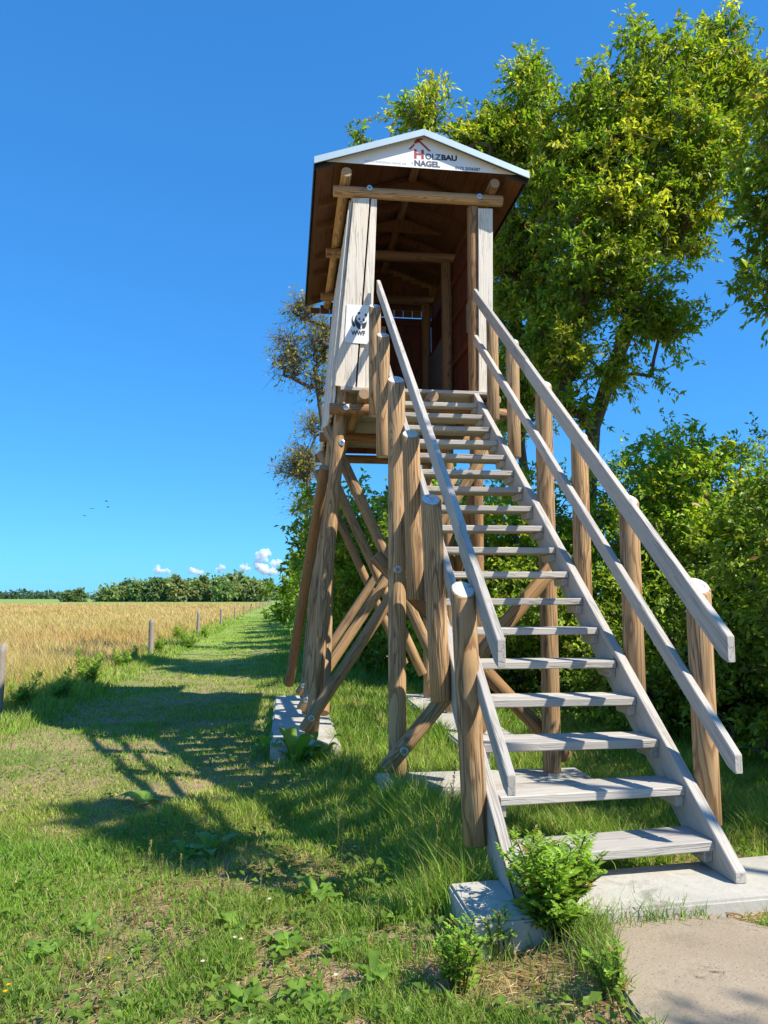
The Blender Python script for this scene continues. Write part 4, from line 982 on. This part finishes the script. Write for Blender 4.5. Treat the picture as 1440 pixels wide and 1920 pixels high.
# small broad leaves between the grass
n = 15000
yq = 2.4 * (13 / 2.4) ** g.random(n); xq = -yq * 0.42 - 0.6 + (yq * 1.1 + 1.2) * g.random(n)
ok = in_view(xq, yq, 0.4) & (xq > -3.2) & (xq < 4.5) & (fbm(xq, yq, 0.5, 41) > 0.47)
ok &= ~((xq > 1.2) & (yq < 3.9)); xq, yq = xq[ok], yq[ok]
for poly in FOOT:
    k_ = ~inside(xq, yq, poly); xq, yq = xq[k_], yq[k_]
n = len(xq); a = g.random(n) * 6.283
P_ = np.stack([xq, yq, gz(xq, yq) + 0.015 + 0.05 * g.random(n)], 1)
D_ = unit(np.stack([np.cos(a), np.sin(a), 0.25 + 0.5 * g.random(n)], 1)); Nn = unit(np.stack([g.normal(size=n) * 0.3, g.normal(size=n) * 0.3, np.ones(n)], 1))
LL = 0.022 + 0.035 * g.random(n); r_ = g.random((n, 1))
lv, lt, lc = leaves_mesh(P_, D_, Nn, LL, LL * 0.62, (np.array([0.11, 0.20, 0.03]) * (1 - r_) + np.array([0.22, 0.33, 0.05]) * r_))
tag(np_mesh('ground_cover', lv, lt, M['leaf'], lc), 'small broad clover and weed leaves among the grass', 'weeds', None, 'stuff')

n = 26000
yq = 2.35 * (6.5 / 2.35) ** g.random(n); xq = -yq * 0.42 - 0.6 + (yq * 1.1 + 1.2) * g.random(n)
bq = fbm(xq, yq, 0.9, 31) * 0.7 + vnoise(xq, yq, 0.25, 14) * 0.3
ok = in_view(xq, yq, 0.4) & (xq < 3) & (g.random(n) < np.clip((bq - 0.33) * 5, 0.03, 1)); xq, yq = xq[ok], yq[ok]
for poly in FOOT[1:4]:
    k_ = ~inside(xq, yq, poly); xq, yq = xq[k_], yq[k_]
k_ = ~(inside(xq, yq, FOOT[0]) | inside(xq, yq, FOOT[4])); xq, yq = xq[k_], yq[k_]
n = len(xq); a = 0.5 + g.normal(size=n) * 0.8 + 2.5 * vnoise(xq, yq, 0.5, 66)
P_ = np.stack([xq, yq, gz(xq, yq) + 0.004 + 0.012 * g.random(n)], 1)
D_ = unit(np.stack([np.cos(a), np.sin(a), g.normal(size=n) * 0.12], 1)); Nn = np.tile(np.array([[0, 0, 1.0]]), (n, 1)) + g.normal(size=(n, 3)) * 0.2
r_ = g.random((n, 1))
lv, lt, lc = leaves_mesh(P_, D_, unit(Nn), 0.03 + 0.09 * g.random(n), 0.0028 + 0.0025 * g.random(n), np.array([0.36, 0.25, 0.14]) * (1 - r_) + np.array([0.68, 0.54, 0.32]) * r_)
tag(np_mesh('straw_litter', lv, lt, M['straw'], lc), 'dry straw lying on the bare soil between the grass tufts', 'straw', None, 'stuff')
# ------------------------------------------------------------------ single plants
def plant_mugwort(x, y, h, nst, label, group=None, seed=1):
    g = np.random.default_rng(seed); zb = gzf(x, y)
    root = empty('mugwort_plant', (x, y, zb), label, 'plant', group)
    P, D, L, W, C = [], [], [], [], []; segs = []
    for s in range(nst):
        a = g.random() * 6.283; sp_ = (0.03 + 0.26 * g.random()) * h / 0.45; hh = h * (0.35 + 0.65 * g.random())
        b0 = np.array([x + 0.03 * math.cos(a), y + 0.03 * math.sin(a), zb - 0.02]); b1 = np.array([x + sp_ * math.cos(a), y + sp_ * math.sin(a), zb + hh])
        pts = [b0 + (b1 - b0) * t + np.array([0, 0, 0.05 * math.sin(t * 3.1)]) for t in np.linspace(0, 1, 6)]
        for p, q in zip(pts, pts[1:]): segs.append((p, q, 0.004, 0.003))
        nl = int(hh / 0.018)
        for i in range(nl):
            t = (i + 1) / nl; base = b0 + (b1 - b0) * t + np.array([0, 0, 0.05 * math.sin(t * 3.1)])
            th = i * 2.4 + g.random(); ll = (0.135 - 0.065 * t) * (0.7 + 0.6 * g.random()) * h / 0.45
            dr = unit(np.array([math.cos(th), math.sin(th), 0.55 + 0.5 * t]))
            side = unit(np.cross(dr, [0, 0, 1.0]))
            tone = np.array([0.27, 0.43, 0.065]) * (0.6 + 0.7 * g.random()) * (0.85 + 0.3 * t) if g.random() > 0.07 else np.array([0.36, 0.30, 0.10])
            for off, an, sc in ((0.95, 0, 0.5), (0.75, 0.7, 0.42), (0.75, -0.7, 0.42), (0.5, 0.95, 0.42), (0.5, -0.95, 0.42), (0.25, 1.1, 0.3), (0.25, -1.1, 0.3)):   # deeply cut leaf: seven lobes
                P.append(base + dr * ll * off * 0.62); D.append(unit(dr * math.cos(an) + side * math.sin(an) - np.array([0, 0, 0.15]))); L.append(ll * sc); W.append(ll * 0.23); C.append(tone)
    n = len(P); Nn = unit(g.normal(size=(n, 3)) * 0.3 + np.array([0, 0, 1.0]))
    lv, lt, lc = leaves_mesh(np.array(P), np.array(D), Nn, np.array(L), np.array(W), np.array(C))
    np_mesh('foliage', lv, lt, M['leaf'], lc, root)
    sg = [np.array([s[0] for s in segs]), np.array([s[1] for s in segs]), np.array([s[2] for s in segs]), np.array([s[3] for s in segs])]
    sv, st = tube_mesh(sg, 4); np_mesh('stem', sv, st, M['leaf'], np.tile(np.array([[0.12, 0.15, 0.04]]), (len(sv), 1)), root)
    return root
q = onZ(1035, 1790, 0.0); plant_mugwort(q.x, q.y, 0.40, 34, 'largest bright green feathery weed growing at the corner of the stair footing', None, 4)
q = onZ(862, 1850, 0.0); plant_mugwort(q.x, q.y, 0.24, 15, 'feathery green weed on bare soil in front of the stair footing', None, 5)
q = onZ(1150, 1915, 0.0); plant_mugwort(q.x, q.y, 0.18, 12, 'low feathery weed creeping over the worn slab edge', None, 6)
q = onZ(935, 1800, 0.0); plant_mugwort(q.x, q.y, 0.19, 10, 'small feathery weed against the front of the stair footing', None, 7)
WG = 'rosette weeds in the grass'
def plant_dock(px, py, s, n, label, seed, name='broad_leaved_weed', up=0.5, Z=-0.1, aspect=0.42, tone=(0.18, 0.31, 0.045)):
    g = np.random.default_rng(seed); q = onZ(px, py, Z); zb = gzf(q.x, q.y); q = onZ(px, py, zb); zb = gzf(q.x, q.y)
    root = empty(name, (q.x, q.y, zb), label, 'plant', WG)
    V, T, Cc = [], [], []
    for k in range(n):
        a = 6.283 * k / n + g.random() * 0.7; L = s * (0.6 + 0.6 * g.random()); W = L * aspect * (0.8 + 0.4 * g.random()); u_ = up * (0.5 + g.random())
        d = np.array([math.cos(a), math.sin(a), 0]); sd_ = np.array([-d[1], d[0], 0]); b = len(V); m = 6
        tn = np.array(tone) * (0.75 + 0.55 * g.random())
        for i in range(m + 1):
            t = i / m; ctr = np.array([q.x, q.y, zb]) + d * L * (0.12 + 0.88 * t) * (1 - 0.15 * u_) + np.array([0, 0, L * (u_ * t * (1.6 - 1.15 * t)) + 0.012])
            hw = W * 0.5 * math.sin(math.pi * (0.06 + 0.94 * t)) ** 0.7 * (1 + 0.10 * math.sin(9 * t + k))
            for s_ in (-1, 0, 1): V.append(ctr + sd_ * hw * s_ + np.array([0, 0, 0.22 * hw * abs(s_) + 0.006 * g.normal() * abs(s_)])); Cc.append(tn * (1.15 if s_ == 0 else 1.0))
        for i in range(m):
            for s_ in (0, 1):
                o_ = b + i * 3 + s_; T += [[o_, o_ + 1, o_ + 4], [o_, o_ + 4, o_ + 3]]
    np_mesh('leaf_rosette', np.array(V), np.array(T), M['leaf'], np.array(Cc), root, True)
    return root
DL = 'broad-leaved weed rosette growing in the trodden grass'
for i, (px, py, s, n) in enumerate(((85, 1790, 0.13, 8), (545, 1785, 0.12, 9), (445, 1745, 0.12, 7), (700, 1838, 0.12, 9), (600, 1690, 0.14, 7), (395, 1600, 0.20, 6), (275, 1505, 0.22, 7), (350, 1612, 0.16, 6), (50, 1650, 0.10, 4), (640, 1790, 0.12, 8),
                                    (460, 1890, 0.11, 8), (620, 1900, 0.12, 9), (560, 1870, 0.10, 8), (170, 1745, 0.11, 7), (735, 1640, 0.18, 6), (690, 1565, 0.18, 6), (770, 1660, 0.14, 6))):
    plant_dock(px, py, s, n, DL, 100 + i)
DL2 = 'taller broad-leaved weed clump at the end of the long concrete footing'
for i, (px, py, s, n) in enumerate(((555, 1432, 0.34, 9), (520, 1425, 0.26, 8), (600, 1430, 0.28, 8), (500, 1410, 0.22, 7))):
    o = plant_dock(px, py, s, n, DL2, 200 + i, up=1.0); o['group'] = 'weed clumps at the end of the footing'
for i in range(10):
    gg = np.random.default_rng(500 + i); yw = 12.5 * (34 / 12.5) ** (i / 9.0) + gg.normal() * 0.4; xw = -3.75 + gg.normal() * 0.3
    plant_mugwort(xw, yw, 0.42 + 0.25 * gg.random(), 7, 'leafy tall weed in the rank grass along the fence posts', 'weeds along the fence', 520 + i)
# seed stalks
def stalk(px, py, h, label, seed):
    g = np.random.default_rng(seed); q = onZ(px, py, -0.08); zb = gzf(q.x, q.y)
    root = empty('seed_stalk', (q.x, q.y, zb), label, 'plant', 'grass seed stalks')
    p = [np.array([q.x, q.y, zb - 0.02]) + np.array([0.10 * h * t * t * g.normal() if False else 0.06 * h * t * t, 0, h * t]) for t in np.linspace(0, 1, 7)]
    sv, st = tube_mesh([np.array(p[:-1]), np.array(p[1:]), np.full(6, 0.0018), np.full(6, 0.0014)], 4)
    np_mesh('stem', sv, st, M['blade'], np.tile(np.array([[0.26, 0.27, 0.08]]), (len(sv), 1)), root)
    m = 46; t = 0.55 + 0.45 * g.random(m); base = np.stack([q.x + 0.06 * h * t * t, np.full(m, q.y), zb + h * t], 1); a = g.random(m) * 6.283
    D_ = unit(np.stack([np.cos(a), np.sin(a), 1.6 + 0 * a], 1)); lv, lt, lc = leaves_mesh(base, D_, unit(g.normal(size=(m, 3))), np.full(m, 0.016), np.full(m, 0.007), np.tile(np.array([[0.32, 0.30, 0.10]]), (m, 1)))
    np_mesh('seed_head', lv, lt, M['blade'], lc, root)
for i, (px, py, h) in enumerate(((276, 1640, 0.26), (300, 1650, 0.20), (335, 1655, 0.2), (487, 1700, 0.22), (640, 1630, 0.34), (632, 1600, 0.3), (845, 1650, 0.55), (838, 1690, 0.5), (412, 1720, 0.18), (385, 1720, 0.16), (700, 1700, 0.22), (815, 1720, 0.4))):
    stalk(px, py, h, 'thin upright grass stalk with a ripe seed head', 300 + i)
# white and yellow flower heads
def flower(px, py, h, c, label, group, seed):
    g = np.random.default_rng(seed); q = onZ(px, py, -0.08); zb = gzf(q.x, q.y)
    root = empty('wild_flower', (q.x, q.y, zb), label, 'flower', group)
    sv, st = tube_mesh([np.array([[q.x, q.y, zb - 0.01]]), np.array([[q.x, q.y, zb + h]]), np.array([0.0015]), np.array([0.0012])], 4)
    np_mesh('stem', sv, st, M['blade'], np.tile(np.array([[0.12, 0.16, 0.04]]), (len(sv), 1)), root)
    m = 14; a = np.arange(m) * 6.283 / m; D_ = unit(np.stack([np.cos(a), np.sin(a), 0.5 + 0.4 * g.random(m)], 1))
    lv, lt, lc = leaves_mesh(np.tile(np.array([[q.x, q.y, zb + h]]), (m, 1)), D_, np.tile(np.array([[0, 0, 1.0]]), (m, 1)), np.full(m, 0.013), np.full(m, 0.007), np.tile(np.array([c]), (m, 1)))
    np_mesh('petals', lv, lt, M['leaf'], lc, root)
for i, (px, py) in enumerate(((440, 1785), (452, 1788), (380, 1830), (505, 1720), (665, 1608), (552, 1617), (630, 1880))):
    flower(px, py, 0.07, (0.75, 0.73, 0.68), 'tiny white clover flower in the trodden grass', 'white clover flowers', 400 + i)
for i, (px, py) in enumerate(((16, 1845), (10, 1858), (204, 1815))):
    flower(px, py, 0.10, (0.75, 0.52, 0.02), 'small yellow flower in the grass', 'yellow flowers', 420 + i)

# ------------------------------------------------------------------ fence posts
FP = [(0, 1353, 1290, 11.9)] 
fence_y = [11.8, 24.1, 36.2, 48.4, 60.6, 73, 86, 100, 113, 126, 139, 152, 165, 178, 191]
for i, y in enumerate(fence_y):
    x = -3.98 + 0.0045 * (y - 24) if i else -4.04
    g = np.random.default_rng(i + 900); zb = gzf(x, y); hh = 1.06 + g.normal() * 0.03; r = 0.062 + 0.012 * g.random()
    bm = bmesh.new(); rings = []; tl = g.normal(size=2) * 0.02
    for z in (-0.3, 0.0, hh * 0.3, hh * 0.6, hh * 0.9, hh):
        rings.append([bm.verts.new((tl[0] * z + r * (1 + 0.12 * math.sin(2.3 * k + z * 3 + i)) * math.cos(k * math.pi / 5), tl[1] * z + r * math.sin(k * math.pi / 5) * (1 + 0.1 * math.cos(3 * k + z)), z + (0.04 * math.cos(k * math.pi / 5 + i) if z == hh else 0))) for k in range(10)])
    for a, b in zip(rings, rings[1:]):
        for k in range(10): bm.faces.new((a[k], a[(k + 1) % 10], b[(k + 1) % 10], b[k]))
    bm.faces.new(rings[-1])
    o = from_bm('fence_post', bm, M['postwood'], None, Matrix.Translation((x, y, zb)), True)
    tag(o, 'weathered grey wooden fence post between the track and the dry field', 'fence post', 'fence posts along the field')

# ------------------------------------------------------------------ birds and clouds
for i, (px, py) in enumerate(((172, 954), (159, 967), (200, 940), (202, 951))):
    c = onY(px, py, 150); bm = bmesh.new()
    V_ = [(-0.62, 0.0, 0.16), (-0.3, -0.12, 0.10), (-0.3, 0.12, 0.08), (0, -0.35, 0.0), (0, 0.35, 0.02), (0, 0, 0.07), (0, 0, -0.07), (0.3, -0.12, 0.10), (0.3, 0.12, 0.08), (0.62, 0.0, 0.16)]
    vv = [bm.verts.new(p) for p in V_]
    for f in ((0, 1, 2), (1, 5, 2), (1, 3, 5), (2, 5, 4), (9, 8, 7), (7, 8, 5), (7, 5, 3), (8, 4, 5), (3, 1, 6), (3, 6, 7), (4, 6, 2), (4, 8, 6), (1, 2, 6), (7, 6, 8)): bm.faces.new([vv[k] for k in f])
    bmesh.ops.recalc_face_normals(bm, faces=bm.faces)
    tag(from_bm('bird', bm, M['edge'], None, Matrix.Translation(c) @ Matrix.Rotation(i * 0.7, 4, 'Z')), 'tiny dark bird flying high above the field', 'bird', 'birds above the field')
def cloud_mat():
    m = bpy.data.materials.new('cloud'); m.use_nodes = True; nt = m.node_tree
    for n in list(nt.nodes): nt.nodes.remove(n)
    o = N(nt, 'ShaderNodeOutputMaterial'); v = N(nt, 'ShaderNodeVolumePrincipled')
    v.inputs['Color'].default_value = (0.99, 0.99, 0.99, 1); v.inputs['Density'].default_value = 0.012; v.inputs['Anisotropy'].default_value = 0.0
    nt.links.new(v.outputs[0], o.inputs['Volume'])
    return m
CM = cloud_mat()
scene.cycles.volume_bounces = 12
def cloud(lobes, label, seed):
    """heap of billows merged to one closed hull that holds the mist"""
    g = np.random.default_rng(seed); Y = 20000.0; bm = bmesh.new()
    c0 = onY(lobes[0][0], lobes[0][1], Y); k = Y / FPX
    for px, py, r in lobes:
        c = onY(px, py, Y)
        for j in range(16):
            d_ = unit(g.normal(size=3)) * (0.25 + 0.75 * g.random() ** 0.5) * r * k; d_[2] *= 0.75
            if d_[2] < -0.45 * r * k: d_[2] = -0.45 * r * k
            bmesh.ops.create_icosphere(bm, subdivisions=2, radius=r * k * (0.22 + 0.28 * g.random()), matrix=Matrix.Translation(c - c0 + Vector(d_)))
    o = from_bm('cloud', bm, CM, None, Matrix.Translation(c0), True)
    md = o.modifiers.new('merge', 'REMESH'); md.mode = 'VOXEL'; md.voxel_size = k * 1.3
    return tag(o, label, 'cloud')
cloud([(492, 1045, 13), (500, 1036, 9), (488, 1062, 15), (512, 1056, 9), (505, 1070, 12), (522, 1054, 7)], 'largest white cumulus cloud above the far wood beside the hedgerow', 1)
cloud([(458, 1062, 9), (464, 1066, 7)], 'faint small cloud tucked beside the largest white cloud', 5)
cloud([(292, 1066, 8), (300, 1071, 8), (313, 1072, 7)], 'small white cloud with a flat base, alone on the open-field side', 2)
cloud([(362, 1070, 9), (372, 1074, 8)], 'round small white cloud just above the wood', 3)
cloud([(416, 1064, 7), (410, 1070, 6)], 'smallest puffy white cloud above the wood', 4)
print('done', round(time.time() - T0, 1))
